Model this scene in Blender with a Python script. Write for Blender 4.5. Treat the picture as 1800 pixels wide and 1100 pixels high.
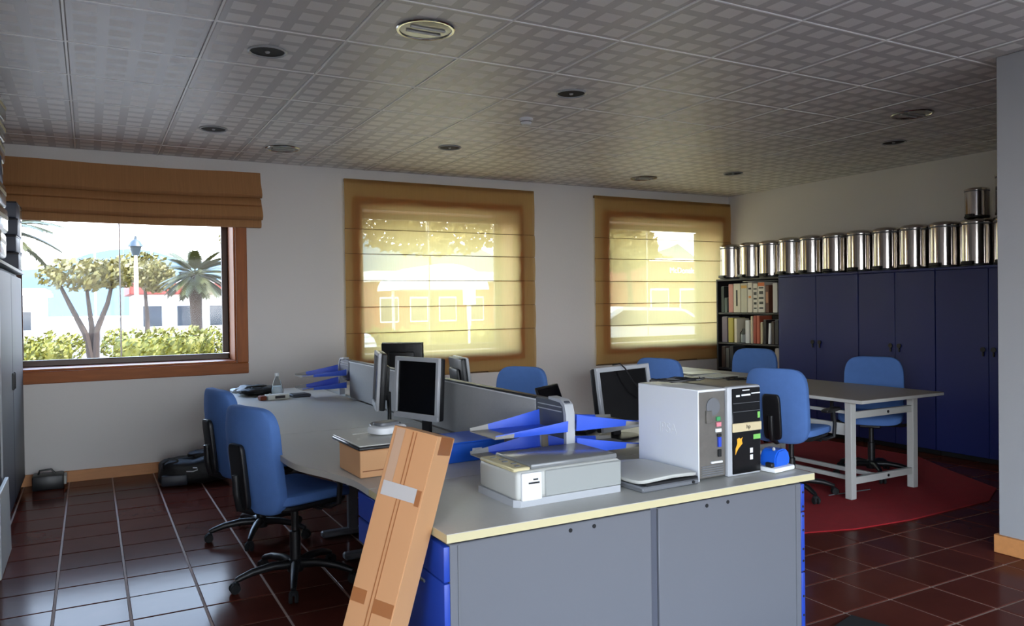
import bpy, bmesh, math, random
from mathutils import Vector, Matrix, noise as mnoise
PI = math.pi
S = bpy.context.scene
for o in list(bpy.data.objects): bpy.data.objects.remove(o)
C = S.collection

# ------------------------------------------------------------------ camera
CAM_F, YAW, PITCH, ROLL, CAM_H = 1356.2, .5005, -.0115, -.0133, 1.45
fwd = Vector((math.sin(YAW)*math.cos(PITCH), math.cos(YAW)*math.cos(PITCH), math.sin(PITCH)))
r0 = Vector((math.cos(YAW), -math.sin(YAW), 0)); u0 = r0.cross(fwd)
rt = r0*math.cos(ROLL)+u0*math.sin(ROLL); up = -r0*math.sin(ROLL)+u0*math.cos(ROLL)
cd = bpy.data.cameras.new('camera'); cam = bpy.data.objects.new('camera', cd); C.objects.link(cam)
cd.sensor_width = 36; cd.lens = 36*CAM_F/1800; cd.clip_start = .05; cd.clip_end = 3000
cam.matrix_world = Matrix(((rt.x, up.x, -fwd.x, 0), (rt.y, up.y, -fwd.y, 0), (rt.z, up.z, -fwd.z, CAM_H), (0, 0, 0, 1)))
S.camera = cam

# ------------------------------------------------------------------ light and exposure
S.view_settings.view_transform = 'Standard'; S.view_settings.look = 'None'
S.view_settings.gamma = 1; S.view_settings.use_curve_mapping = False
S.view_settings.exposure = 1.95
SKY = 3.2
w = bpy.data.worlds.new('sky'); S.world = w; w.use_nodes = True
bg = w.node_tree.nodes['Background']; bg.inputs[1].default_value = SKY
_n = w.node_tree.nodes; _tc = _n.new('ShaderNodeTexCoord'); _sx = _n.new('ShaderNodeSeparateXYZ'); _cr = _n.new('ShaderNodeValToRGB')      # clear sky: white at the horizon, blue overhead
w.node_tree.links.new(_tc.outputs['Generated'], _sx.inputs[0]); w.node_tree.links.new(_sx.outputs['Z'], _cr.inputs[0]); w.node_tree.links.new(_cr.outputs[0], bg.inputs[0])
_e = _cr.color_ramp.elements; _e[0].position = 0; _e[0].color = (1.0, 1.0, 1.0, 1); _e[1].position = 1; _e[1].color = (.22, .40, .80, 1)
_m = _e.new(.18); _m.color = (.80, .92, 1.05, 1); _m = _e.new(.45); _m.color = (.45, .66, 1.0, 1)
sd = bpy.data.lights.new('sun', 'SUN'); sd.energy = 4.0; sd.angle = math.radians(.6); sd.color = (1, .93, .82)
sun = bpy.data.objects.new('sun', sd); C.objects.link(sun)
sun.rotation_euler = Vector((-.42, .30, -.86)).to_track_quat('-Z', 'Y').to_euler()
def portal(name, loc, sx, sy, direction):
    ld = bpy.data.lights.new(name, 'AREA'); ld.shape = 'RECTANGLE'; ld.size = sx; ld.size_y = sy; ld.cycles.is_portal = True
    o = bpy.data.objects.new(name, ld); C.objects.link(o); o.location = loc
    o.rotation_euler = Vector(direction).to_track_quat('-Z', 'Y').to_euler()
W, HC, XR, XL, YB, RV = 7.5, 2.81, 7.35, -1.05, -2.6, .42      # window wall, ceiling, right wall, left wall, rear wall, reveal depth
OPEN = [(-.58, 1.19), (2.40, 4.15), (5.43, 7.17)]               # the three window openings
OZ0, OZ1 = .94, 2.44
REAR = (-.9, 4.4, .12, 2.60); SIDE = (-2.4, .6, .12, 2.55)     # glazed openings behind and beside the camera
for i, (a, b) in enumerate(OPEN): portal('window_daylight', ((a+b)/2, W+RV+.03, (OZ0+OZ1)/2), b-a, OZ1-OZ0, (0, -1, 0))
portal('rear_daylight', ((REAR[0]+REAR[1])/2, YB-.2, (REAR[2]+REAR[3])/2), REAR[1]-REAR[0], REAR[3]-REAR[2], (0, 1, 0))
portal('side_daylight', (XL-.2, (SIDE[0]+SIDE[1])/2, (SIDE[2]+SIDE[3])/2), SIDE[3]-SIDE[2], SIDE[1]-SIDE[0], (1, 0, 0))
S.cycles.use_denoising = True; S.cycles.max_bounces = 10; S.cycles.diffuse_bounces = 5; S.cycles.glossy_bounces = 4
S.cycles.transparent_max_bounces = 12; S.cycles.sample_clamp_indirect = 8; S.cycles.caustics_reflective = False; S.cycles.caustics_refractive = False

# ------------------------------------------------------------------ materials
def lin(c): return tuple(((v/255)/12.92 if v/255 <= .04045 else ((v/255+.055)/1.055)**2.4) for v in c)
def mat(name, col, rough=.5, metal=0, var=0, scale=8, bump=0, bscale=60, spec=.5, stretch=None, coat=0, rand=0, col2=None):
    m = bpy.data.materials.new(name); m.use_nodes = True; nt = m.node_tree; n = nt.nodes; L = nt.links
    p = n['Principled BSDF']; c = lin(col)
    p.inputs['Base Color'].default_value = (*c, 1); p.inputs['Roughness'].default_value = rough; p.inputs['Metallic'].default_value = metal
    p.inputs['Specular IOR Level'].default_value = spec; p.inputs['Coat Weight'].default_value = coat
    if var or bump or rand:
        tc = n.new('ShaderNodeTexCoord'); mp = n.new('ShaderNodeMapping'); L.new(tc.outputs['Object'], mp.inputs[0])
        if stretch: mp.inputs['Scale'].default_value = stretch
    if var or rand:
        nz = n.new('ShaderNodeTexNoise'); nz.inputs['Scale'].default_value = scale; nz.inputs['Detail'].default_value = 5; L.new(mp.outputs[0], nz.inputs[0])
        mx = n.new('ShaderNodeMix'); mx.data_type = 'RGBA'; L.new(nz.outputs[0], mx.inputs[0])
        d = lin(col2) if col2 else tuple(v*(1-var) for v in c)
        mx.inputs[6].default_value = (*[v*(1+(0 if col2 else var)) for v in c], 1); mx.inputs[7].default_value = (*d, 1)
        out = mx.outputs[2]
        if rand:
            oi = n.new('ShaderNodeObjectInfo'); mr = n.new('ShaderNodeMapRange'); L.new(oi.outputs['Random'], mr.inputs[0])
            mr.inputs[3].default_value = 1-rand; mr.inputs[4].default_value = 1+rand
            vm = n.new('ShaderNodeVectorMath'); vm.operation = 'SCALE'; L.new(out, vm.inputs[0]); L.new(mr.outputs[0], vm.inputs['Scale']); out = vm.outputs[0]
            # the same spot of noise never repeats from piece to piece
            va = n.new('ShaderNodeVectorMath'); va.operation = 'ADD'; L.new(mp.outputs[0], va.inputs[0]); L.new(oi.outputs['Location'], va.inputs[1]); L.new(va.outputs[0], nz.inputs[0])
        L.new(out, p.inputs['Base Color'])
    if bump:
        nb = n.new('ShaderNodeTexNoise'); nb.inputs['Scale'].default_value = bscale; nb.inputs['Detail'].default_value = 4; L.new(mp.outputs[0], nb.inputs[0])
        b = n.new('ShaderNodeBump'); b.inputs['Strength'].default_value = bump; b.inputs['Distance'].default_value = .01; L.new(nb.outputs[0], b.inputs['Height']); L.new(b.outputs[0], p.inputs['Normal'])
    return m
def glass_mat(name, tint=(1, 1, 1), fres=1.16):
    m = bpy.data.materials.new(name); m.use_nodes = True; nt = m.node_tree; n = nt.nodes; L = nt.links
    n.remove(n['Principled BSDF']); t = n.new('ShaderNodeBsdfTransparent'); t.inputs[0].default_value = (*tint, 1)
    g = n.new('ShaderNodeBsdfGlossy'); g.inputs['Roughness'].default_value = .02; f = n.new('ShaderNodeFresnel'); f.inputs[0].default_value = fres
    mx = n.new('ShaderNodeMixShader'); L.new(f.outputs[0], mx.inputs[0]); L.new(t.outputs[0], mx.inputs[1]); L.new(g.outputs[0], mx.inputs[2]); L.new(mx.outputs[0], n['Material Output'].inputs[0])
    return m
def blind_mat():
    m = bpy.data.materials.new('sheer_blind_fabric'); m.use_nodes = True; nt = m.node_tree; n = nt.nodes; L = nt.links
    n.remove(n['Principled BSDF']); tc = n.new('ShaderNodeTexCoord'); mp = n.new('ShaderNodeMapping'); mp.inputs['Scale'].default_value = (60, 60, 1.5); L.new(tc.outputs['Object'], mp.inputs[0])
    nz = n.new('ShaderNodeTexNoise'); nz.inputs['Scale'].default_value = 1.6; nz.inputs['Detail'].default_value = 6; L.new(mp.outputs[0], nz.inputs[0])
    mx = n.new('ShaderNodeMix'); mx.data_type = 'RGBA'; L.new(nz.outputs[0], mx.inputs[0]); mx.inputs[6].default_value = (*lin((206, 156, 108)), 1); mx.inputs[7].default_value = (*lin((176, 126, 80)), 1)
    d = n.new('ShaderNodeBsdfDiffuse'); L.new(mx.outputs[2], d.inputs[0])
    t = n.new('ShaderNodeBsdfTranslucent'); t.inputs[0].default_value = (.94, .76, .29, 1)
    a = n.new('ShaderNodeMixShader'); a.inputs[0].default_value = .48; L.new(d.outputs[0], a.inputs[1]); L.new(t.outputs[0], a.inputs[2])
    tr = n.new('ShaderNodeBsdfTransparent'); tr.inputs[0].default_value = (1, .93, .74, 1)
    b = n.new('ShaderNodeMixShader'); b.inputs[0].default_value = .27; L.new(a.outputs[0], b.inputs[1]); L.new(tr.outputs[0], b.inputs[2])
    L.new(b.outputs[0], n['Material Output'].inputs[0]); return m
M = {
 'wall': mat('painted_plaster', (228, 224, 220), .85, var=.03, scale=1.2, bump=.08, bscale=40),
 'pier': mat('painted_plaster_toned_down', (156, 157, 160), .8, var=.03, scale=1.5, bump=.08, bscale=40),  # same paint as the walls, darkened to offset strong light on the pier
 'strip': mat('ceiling_satin_metal', (204, 203, 202), .42, spec=.65),
 'perf': mat('ceiling_perforated', (240, 239, 237), .45, bump=.12, bscale=1.0, stretch=(40, 700, 1), spec=.6),
 'ceilgap': mat('ceiling_rail', (250, 250, 248), .4),
 'slab': mat('concrete', (170, 168, 165), .9),
 'tile': mat('terracotta_tile', (86, 42, 33), .15, var=.25, scale=5, bump=.03, bscale=9, rand=.14, spec=.035),
 'grout': mat('grout', (176, 150, 134), .8, var=.15, scale=30),
 'wood': mat('varnished_wood', (158, 88, 36), .5, var=.35, scale=3, stretch=(1.5, 12, 12), spec=.3),
 'woodv': mat('varnished_wood_upright', (158, 88, 36), .5, var=.35, scale=3, stretch=(12, 12, 1.5), spec=.3),
 'base': mat('pine_skirting', (205, 140, 84), .45, var=.15, scale=3, stretch=(1.5, 12, 12)),
 'darkwood': mat('dark_window_bead', (62, 36, 20), .4),
 'glass': glass_mat('window_glass'), 'clear': glass_mat('clear_plastic', (.86, .9, .92)),
 'blind': blind_mat(), 'foldblind': mat('gathered_blind_fabric', (172, 124, 80), .9, var=.16, scale=1.6, stretch=(60, 4, 1.5)),
 'seam': mat('blind_seam', (98, 76, 48), .9),
 'bluefab': mat('blue_upholstery', (92, 130, 196), .9, var=.07, scale=20, bump=.25, bscale=380, spec=.2),
 'black': mat('black_plastic', (22, 22, 24), .42), 'blackm': mat('black_matte', (17, 17, 19), .8), 'screen': mat('black_screen', (8, 8, 10), .22, spec=.35),
 'silver': mat('silver_plastic', (168, 170, 174), .35, spec=.6), 'silverd': mat('dark_silver_plastic', (104, 106, 110), .4),
 'lam': mat('grey_laminate', (186, 184, 177), .38, var=.04, scale=60), 'edge': mat('beige_edging', (198, 187, 146), .5), 'prdoor': mat('printer_grey', (150, 153, 150), .4), 'prlid': mat('printer_lid_grey', (120, 122, 122), .2), 'btape': mat('clear_tape_on_card', (176, 142, 116), .25),
 'ped': mat('grey_panel', (100, 102, 108), .55, var=.03, scale=3), 'pedd': mat('dark_grey_strip', (76, 79, 90), .5),
 'bluemet': mat('blue_lacquer', (34, 66, 164), .4), 'bluetray': mat('blue_tray_metal', (50, 88, 206), .35), 'traytip': mat('grey_tray_lip', (150, 146, 140), .4),
 'part': mat('grey_fabric_screen', (172, 172, 172), .95, var=.06, scale=50, bump=.3, bscale=300), 'charcoal': mat('charcoal_plastic', (66, 70, 80), .5),
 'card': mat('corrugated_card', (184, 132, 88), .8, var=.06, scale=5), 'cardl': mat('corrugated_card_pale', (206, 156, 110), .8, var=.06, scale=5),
 'tape': mat('brown_packing_tape', (146, 88, 44), .35), 'gtape': mat('silvery_packing_tape', (176, 170, 166), .25),
 'white': mat('white_plastic', (226, 228, 230), .4), 'cream': mat('pale_grey_plastic', (186, 186, 180), .42), 'pc': mat('pale_silver_steel', (228, 231, 236), .38),
 'galv': mat('galvanised_steel', (120, 116, 110), .4, metal=.6, var=.2, scale=30), 'chrome': mat('polished_steel', (205, 200, 196), .12, metal=1), 'goldband': mat('champagne_band', (204, 188, 150), .35), 'gold': mat('brassy_tape', (200, 186, 110), .5),
 'green': mat('green_sticker', (120, 190, 90), .5), 'orange': mat('orange_sticker', (240, 168, 44), .5), 'vga': mat('blue_socket', (40, 70, 190), .5), 'pink': mat('pink_socket', (214, 130, 140), .5), 'greens': mat('green_socket', (60, 150, 90), .5),
 'stapler': mat('blue_punch_plastic', (26, 92, 204), .35), 'folder': mat('blue_box_file', (18, 84, 186), .5),
 'cab': mat('dark_blue_lacquer', (28, 40, 104), .45, var=.05, scale=2), 'tabletop': mat('grey_beige_laminate', (150, 142, 134), .5), 'tleg': mat('white_painted_steel', (196, 196, 192), .45),
 'rug': mat('dark_red_carpet', (150, 14, 24), .95, var=.2, scale=12, bump=.5, bscale=200), 'shelf': mat('dark_grey_steel', (42, 45, 54), .45), 'bcase': mat('black_brown_shelf', (34, 30, 34), .5),
 'foil': mat('silvery_wrap', (176, 176, 168), .25, metal=.7, var=.3, scale=9, bump=.6, bscale=12), 'greybox': mat('dark_grey_carton', (70, 76, 90), .5), 'palecard': mat('pale_card_end', (206, 206, 196), .6),
 'leather': mat('black_nylon', (20, 20, 22), .6, bump=.5, bscale=30), 'paper': mat('white_paper', (226, 230, 230), .8), 'lens': mat('frosted_lamp_glass', (150, 148, 142), .14), 'ringmet': mat('satin_ring', (190, 188, 180), .22, metal=1),
 'leaf': mat('hedge_leaf', (98, 94, 14), .6, var=.35, scale=2), 'leaf2': mat('tree_leaf', (92, 82, 22), .6, var=.3, scale=2), 'palm': mat('palm_leaf', (56, 56, 20), .55, var=.3, scale=3), 'bark': mat('bark', (50, 37, 28), .9, var=.25, scale=8),
 'pave': mat('pale_paving', (128, 122, 112), .9, var=.06, scale=.6), 'hill': mat('hazy_hillside', (64, 82, 94), 1, var=.08, scale=.01), 'redband': mat('red_fascia', (118, 32, 14), .6), 'bwall': mat('white_render', (222, 214, 204), .8), 'brick': mat('red_brown_wall', (120, 56, 32), .8), 'lampiron': mat('green_grey_iron', (38, 46, 48), .5),
 'carpaint': mat('silver_car_paint', (150, 154, 160), .25, metal=.5), 'carglass': mat('dark_car_glass', (40, 46, 52), .1), 'tyre': mat('rubber', (24, 24, 24), .8), 'canvas': mat('white_canvas', (240, 240, 236), .8),
}

# ------------------------------------------------------------------ mesh helpers
def box(bm, c, s, bev=0, rz=0, rot=None, seg=1):
    t = bmesh.new(); bmesh.ops.create_cube(t, size=1); bmesh.ops.scale(t, vec=s, verts=t.verts)
    if bev: bmesh.ops.bevel(t, geom=t.edges[:], offset=min(bev, min(s)*.45), segments=seg, affect='EDGES', profile=.5)
    m = Matrix.Translation(c) @ (rot if rot else Matrix.Rotation(rz, 4, 'Z'))
    bmesh.ops.transform(t, matrix=m, verts=t.verts); me = bpy.data.meshes.new('t'); t.to_mesh(me); t.free(); bm.from_mesh(me); bpy.data.meshes.remove(me); return bm
def lathe(bm, prof, n=24, c=(0, 0, 0), rot=None):
    m = Matrix.Translation(c) @ (rot if rot else Matrix.Identity(4)); rings = []
    for r, z in prof:
        rings.append([bm.verts.new(m @ Vector((max(r, 1e-4)*math.cos(2*PI*i/n), max(r, 1e-4)*math.sin(2*PI*i/n), z))) for i in range(n)])
    for a, b in zip(rings, rings[1:]):
        for i in range(n): bm.faces.new((a[i], a[(i+1) % n], b[(i+1) % n], b[i]))
    bm.faces.new(rings[0][::-1]); bm.faces.new(rings[-1]); return bm
def tube(bm, pts, r, n=8):
    pts = [Vector(p) for p in pts]; rs = r if isinstance(r, (list, tuple)) else [r]*len(pts); rings = []
    t0 = (pts[1]-pts[0]).normalized(); x = t0.orthogonal().normalized()
    for i, p in enumerate(pts):
        t = (pts[min(i+1, len(pts)-1)]-pts[max(i-1, 0)]).normalized(); x = (x-t*x.dot(t)).normalized(); y = t.cross(x)
        rings.append([bm.verts.new(p+(x*math.cos(2*PI*k/n)+y*math.sin(2*PI*k/n))*rs[i]) for k in range(n)])
    for a, b in zip(rings, rings[1:]):
        for k in range(n): bm.faces.new((a[k], a[(k+1) % n], b[(k+1) % n], b[k]))
    bm.faces.new(rings[0][::-1]); bm.faces.new(rings[-1]); return bm
def prism(bm, poly, z0, z1, m=None):
    m = m or Matrix.Identity(4); a = [bm.verts.new(m @ Vector((x, y, z0))) for x, y in poly]; b = [bm.verts.new(m @ Vector((x, y, z1))) for x, y in poly]; n = len(poly)
    bm.faces.new(a[::-1]); bm.faces.new(b)
    for i in range(n): bm.faces.new((a[i], a[(i+1) % n], b[(i+1) % n], b[i]))
    bmesh.ops.recalc_face_normals(bm, faces=bm.faces); return bm
def spow(v, e): return math.copysign(abs(v)**e, v)
def supell(bm, c, s, e1=.4, e2=.4, nu=14, nv=32, f=None):
    rows = []
    for i in range(1, nu):
        u = -PI/2+PI*i/nu; rows.append([])
        for j in range(nv):
            v = 2*PI*j/nv; p = Vector((s[0]*spow(math.cos(u), e1)*spow(math.cos(v), e2), s[1]*spow(math.cos(u), e1)*spow(math.sin(v), e2), s[2]*spow(math.sin(u), e1)))
            rows[-1].append(bm.verts.new((f(p) if f else p)+Vector(c)))
    for a, b in zip(rows, rows[1:]):
        for j in range(nv): bm.faces.new((a[j], a[(j+1) % nv], b[(j+1) % nv], b[j]))
    bm.faces.new(rows[0][::-1]); bm.faces.new(rows[-1]); return bm
XROT = Matrix.Rotation(PI/2, 4, 'Y'); YROT = Matrix.Rotation(-PI/2, 4, 'X')
def B(): return bmesh.new()
def obj(name, bm, m, parent=None, smooth=40):
    me = bpy.data.meshes.new(name); bm.to_mesh(me); bm.free(); ms = m if isinstance(m, (list, tuple)) else [m]
    for k in ms: me.materials.append(M[k] if isinstance(k, str) else k)
    if smooth:
        me.polygons.foreach_set('use_smooth', [True]*len(me.polygons)); me.set_sharp_from_angle(angle=math.radians(smooth))
    o = bpy.data.objects.new(name, me); C.objects.link(o)
    if parent: o.parent = parent
    return o
def tag(o, label, cat, group=None):
    o['label'] = label; o['category'] = cat
    if group: o['group'] = group
    return o
def thing(name, label, cat, loc=(0, 0, 0), rz=0, group=None):
    o = bpy.data.objects.new(name, None); C.objects.link(o); o.location = loc; o.rotation_euler = (0, 0, rz); o.empty_display_size = .1
    return tag(o, label, cat, group)
def struct(name, bm, m, parent=None, smooth=40):
    o = obj(name, bm, m, parent, smooth)
    if not parent: o['kind'] = 'structure'
    return o
def sempty(name, loc=(0, 0, 0)):
    o = bpy.data.objects.new(name, None); C.objects.link(o); o.location = loc; o['kind'] = 'structure'; o.empty_display_size = .1; return o
def copy_tree(o, parent=None):
    c = o.copy(); C.objects.link(c); c.parent = parent
    for ch in list(o.children): copy_tree(ch, c)
    return c
def dup(o, loc, rz, label, group=None):
    c = copy_tree(o); c.location = loc; c.rotation_euler = (0, 0, rz); c['label'] = label
    if group: c['group'] = group
    return c
def text(name, s, size, m, parent, mw, ext=.0008):
    cu = bpy.data.curves.new(name, 'FONT'); cu.body = s; cu.size = size; cu.extrude = ext; cu.align_x = 'CENTER'; cu.align_y = 'CENTER'
    t = bpy.data.objects.new(name+'_curve', cu); me = bpy.data.meshes.new_from_object(t); bpy.data.objects.remove(t)
    me.materials.clear(); me.materials.append(M[m]); o = bpy.data.objects.new(name, me); C.objects.link(o); o.matrix_local = mw
    if parent: o.parent = parent
    return o
def frame_m(loc, xa, ya):      # matrix with given local x and y axes
    xa = Vector(xa).normalized(); ya = Vector(ya).normalized(); za = xa.cross(ya)
    return Matrix(((xa.x, ya.x, za.x, loc[0]), (xa.y, ya.y, za.y, loc[1]), (xa.z, ya.z, za.z, loc[2]), (0, 0, 0, 1)))
def project(p):
    d = Vector(p)-Vector((0, 0, CAM_H)); z = d.dot(fwd)
    return (900+CAM_F*d.dot(rt)/z, 550-CAM_F*d.dot(up)/z, z) if z > .1 else None

# ------------------------------------------------------------------ room shell
def wall_holes(axis, pos0, pos1, a0, a1, z0, z1, holes):     # a wall slab with rectangular openings, axis = normal axis
    bm = B(); hs = sorted(holes); cur = a0
    def slab(p, q, lo, hi):
        if q-p < 1e-4 or hi-lo < 1e-4: return
        c = ((p+q)/2, (pos0+pos1)/2, (lo+hi)/2); s = (q-p, abs(pos1-pos0), hi-lo)
        if axis == 'x': c = (c[1], c[0], c[2]); s = (s[1], s[0], s[2])
        box(bm, c, s)
    for h0, h1, b0, b1 in hs:
        slab(cur, h0, z0, z1); slab(h0, h1, z0, b0); slab(h0, h1, b1, z1); cur = h1
    slab(cur, a1, z0, z1); return bm
struct('wall_window', wall_holes('y', W, W+RV, XL-.2, XR+.3, -.3, HC+.3, [(a, b, OZ0, OZ1) for a, b in OPEN]), 'wall', smooth=0)
struct('wall_right', wall_holes('x', XR, XR+.3, YB-.2, W, -.3, HC+.3, []), 'wall', smooth=0)
struct('wall_left', wall_holes('x', XL-.2, XL, YB-.2, W, -.3, HC+.3, [SIDE]), 'wall', smooth=0)
struct('wall_rear', wall_holes('y', YB-.2, YB, XL, XR, -.3, HC+.3, [REAR]), 'wall', smooth=0)
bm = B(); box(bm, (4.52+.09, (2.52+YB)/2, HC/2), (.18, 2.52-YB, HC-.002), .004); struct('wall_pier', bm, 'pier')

# floor: grout bed with separate glazed tiles
bm = B(); box(bm, ((XL+XR)/2, (YB+W)/2, -.054), (XR-XL+.1, W-YB+.1, .1)); floor = struct('floor', bm, 'grout', smooth=0)
TS, GX, GY = .3226, .145, 4.003
tb = B(); box(tb, (0, 0, -.006), (TS-.0115, TS-.0115, .012), .002); tile0 = obj('floor_tile', tb, 'tile', floor, 0); tme = tile0.data
cells = []
for i in range(-4, 23):
    for j in range(-21, 11):
        x, y = GX+(i+.5)*TS, GY+(j+.5)*TS
        if x-TS/2 < XL+.0 or x+TS/2 > XR+.05 or y+TS/2 > W+.08 or y-TS/2 < YB: continue
        q = project((x, y, 0)); hid = (x > 6.85) or (x < -.5 and y > 4.3) or (1.1 < x < 2.5 and 2.4 < y < 7) or (x > 4.7 and y < 2.4)
        vis = q and -40 < q[0] < 1840 and 500 < q[1] < 1140 and not hid
        cells.append((1/q[2]**2 if vis else -1, x, y))
cells.sort(reverse=True); first = True; rest = B(); rnd = random.Random(4)
for k, (a, x, y) in enumerate(cells):
    if k < 298 and a > 0:
        o = tile0 if first else tile0.copy()
        if not first: C.objects.link(o)
        first = False; o.location = (x, y, rnd.uniform(-.0006, .0006))
    else:
        t = B(); t.from_mesh(tme); bmesh.ops.translate(t, verts=t.verts, vec=(x, y, 0)); m2 = bpy.data.meshes.new('t'); t.to_mesh(m2); t.free(); rest.from_mesh(m2); bpy.data.meshes.remove(m2)
o = obj('floor_tile_field', rest, 'tile', floor, 0); o['kind'] = 'stuff'

# ceiling: slab with a rail grid and separate perforated metal panels
bm = B(); box(bm, ((XL+XR)/2, (YB+W)/2+.1, HC+.16), (XR-XL+.5, W-YB+.9, .28)); ceiling = struct('ceiling', bm, 'slab', smooth=0)
CS, CX, CY = .6305, -.085, 2.625
def panel_mesh(sx, sy):
    bm = B(); g = .0035; e = .008; X0, X1, Y0, Y1 = -sx/2+g, sx/2-g, -sy/2+g, sy/2-g
    def ring(x0, x1, y0, y1, z): return [bm.verts.new(p) for p in ((x0, y0, z), (x1, y0, z), (x1, y1, z), (x0, y1, z))]
    a = ring(X0, X1, Y0, Y1, .016); b = ring(X0, X1, Y0, Y1, .006); d = ring(X0+e, X1-e, Y0+e, Y1-e, 0)
    for p, q in ((a, b), (b, d)):
        for i in range(4): bm.faces.new((p[i], q[i], q[(i+1) % 4], p[(i+1) % 4]))
    nx = max(1, round(sx/CS*4)); ny = max(1, round(sy/CS*4)); fx = (X1-X0-2*e)/nx; fy = (Y1-Y0-2*e)/ny; h = .175
    xs = [X0+e]; ys = [Y0+e]
    for i in range(nx): xs += [X0+e+(i+h)*fx, X0+e+(i+1-h)*fx]
    for i in range(ny): ys += [Y0+e+(i+h)*fy, Y0+e+(i+1-h)*fy]
    xs.append(X1-e); ys.append(Y1-e)
    for i in range(len(xs)-1):
        for j in range(len(ys)-1):
            sq = i % 2 == 1 and j % 2 == 1; z = .0
            v = [bm.verts.new(p) for p in ((xs[i], ys[j], z), (xs[i], ys[j+1], z), (xs[i+1], ys[j+1], z), (xs[i+1], ys[j], z))]
            f = bm.faces.new(v); f.material_index = 1 if sq else 0
            if sq:
                r = bmesh.ops.inset_individual(bm, faces=[f], thickness=.0012, depth=-.0012)
    bmesh.ops.recalc_face_normals(bm, faces=bm.faces)
    me = bpy.data.meshes.new('ceiling_panel'); bm.to_mesh(me); bm.free(); me.materials.append(M['strip']); me.materials.append(M['perf']); return me
pm = {}
xl = [XL]+[CX+CS*i for i in range(-1, 12) if CX+CS*i < XR-.1]+[XR]; yl = [CY+CS*j for j in range(-2, 8) if CY+CS*j < W-.1]+[W]
for i in range(len(xl)-1):
    for j in range(len(yl)-1):
        sx, sy = xl[i+1]-xl[i], yl[j+1]-yl[j]; k = (round(sx, 3), round(sy, 3))
        if k not in pm: pm[k] = panel_mesh(sx, sy)
        o = bpy.data.objects.new('ceiling_panel', pm[k]); C.objects.link(o); o.parent = ceiling; o.location = ((xl[i]+xl[i+1])/2, (yl[j]+yl[j+1])/2, HC)
bm = B()
for x in xl[1:-1]: box(bm, (x, (yl[0]+W)/2, HC+.0015), (.010, W-yl[0], .008))
for y in yl[:-1]: box(bm, ((XL+XR)/2, y, HC+.0018), (XR-XL, .010, .008))
obj('ceiling_rail', bm, 'ceilgap', ceiling, 0)

# skirting boards
bm = B(); box(bm, ((XL+XR)/2, W-.009, .047), (XR-XL, .018, .095), .003); struct('baseboard_window', bm, 'base')
bm = B(); box(bm, (4.511, (2.53+YB)/2, .052), (.018, 2.53-YB+.018, .104), .003); box(bm, (4.61, 2.529, .052), (.18, .018, .104), .003); struct('baseboard_pier', bm, 'base')

# windows: casing, lining, sash, panes
def window(n, a, b):
    root = sempty('window_%d' % n, ((a+b)/2, W, OZ0)); w_, h_ = b-a, OZ1-OZ0; cw = .10
    def pc(name, c, s, m='wood', bev=.006): bm = B(); box(bm, c, s, bev); return obj(name, bm, m, root)
    right = min(cw, XR-b-.004)
    pc('casing', ((right-cw)/2, -.010, -cw/2), (w_+cw+right, .024, cw)); pc('casing', ((right-cw)/2, -.010, h_+cw/2), (w_+cw+right, .024, cw))
    pc('casing', (-w_/2-cw/2, -.010, h_/2), (cw, .022, h_), 'woodv'); pc('casing', (w_/2+right/2, -.010, h_/2), (right, .022, h_), 'woodv')
    pc('window_sill', (0, RV*.5, .010), (w_, RV-.02, .02)); pc('lining', (0, RV*.5, h_-.008), (w_, RV-.02, .016))
    for s in (-1, 1): pc('lining', (s*(w_/2-.008), RV*.5, h_/2), (.016, RV-.02, h_-.04), 'woodv')
    f = .055; y = RV-.05
    for z in (f/2+.02, h_-f/2-.016): pc('sash_rail', (0, y, z), (w_-.034, .05, f), 'darkwood')
    for s in (-1, 1): pc('sash_stile', (s*(w_/2-f/2-.017), y, h_/2), (f, .05, h_-.05-2*f), 'darkwood')
    pc('sash_stile', (-.06 if n == 1 else 0, y+.004, h_/2), (.012, .02, h_-.05-2*f), 'ceilgap')
    for s in (-1, 1): pc('pane', (s*w_/4, y, h_/2), (w_/2-f, .006, h_-2*f-.03), 'glass', 0)
for i, (a, b) in enumerate(OPEN): window(i+1, a, b)
def glazing(n, axis, a0, a1, z0, z1, pos, bays):
    root = sempty('window_%d' % n, (0, 0, 0)); t = .06
    def bx(name, a, b, lo, hi, m, th=.05):
        bm = B(); c = ((a+b)/2, pos, (lo+hi)/2); s = (b-a, th, hi-lo)
        if axis == 'x': c = (c[1], c[0], c[2]); s = (s[1], s[0], s[2])
        box(bm, c, s); obj(name, bm, m, root, 0)
    bx('rail', a0, a1, z0, z0+t, 'silverd'); bx('rail', a0, a1, z1-t, z1, 'silverd'); d = (a1-a0)/bays
    for i in range(bays+1): x = min(max(a0+i*d, a0+t/2), a1-t/2); bx('mullion', x-t/2, x+t/2, z0+t, z1-t, 'silverd')
    for i in range(bays): bx('pane', a0+i*d+t/2, a0+(i+1)*d-t/2, z0+t, z1-t, 'glass', .006)
glazing(4, 'y', *REAR, YB-.1, 4); glazing(5, 'x', *SIDE, XL-.1, 2)

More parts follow.
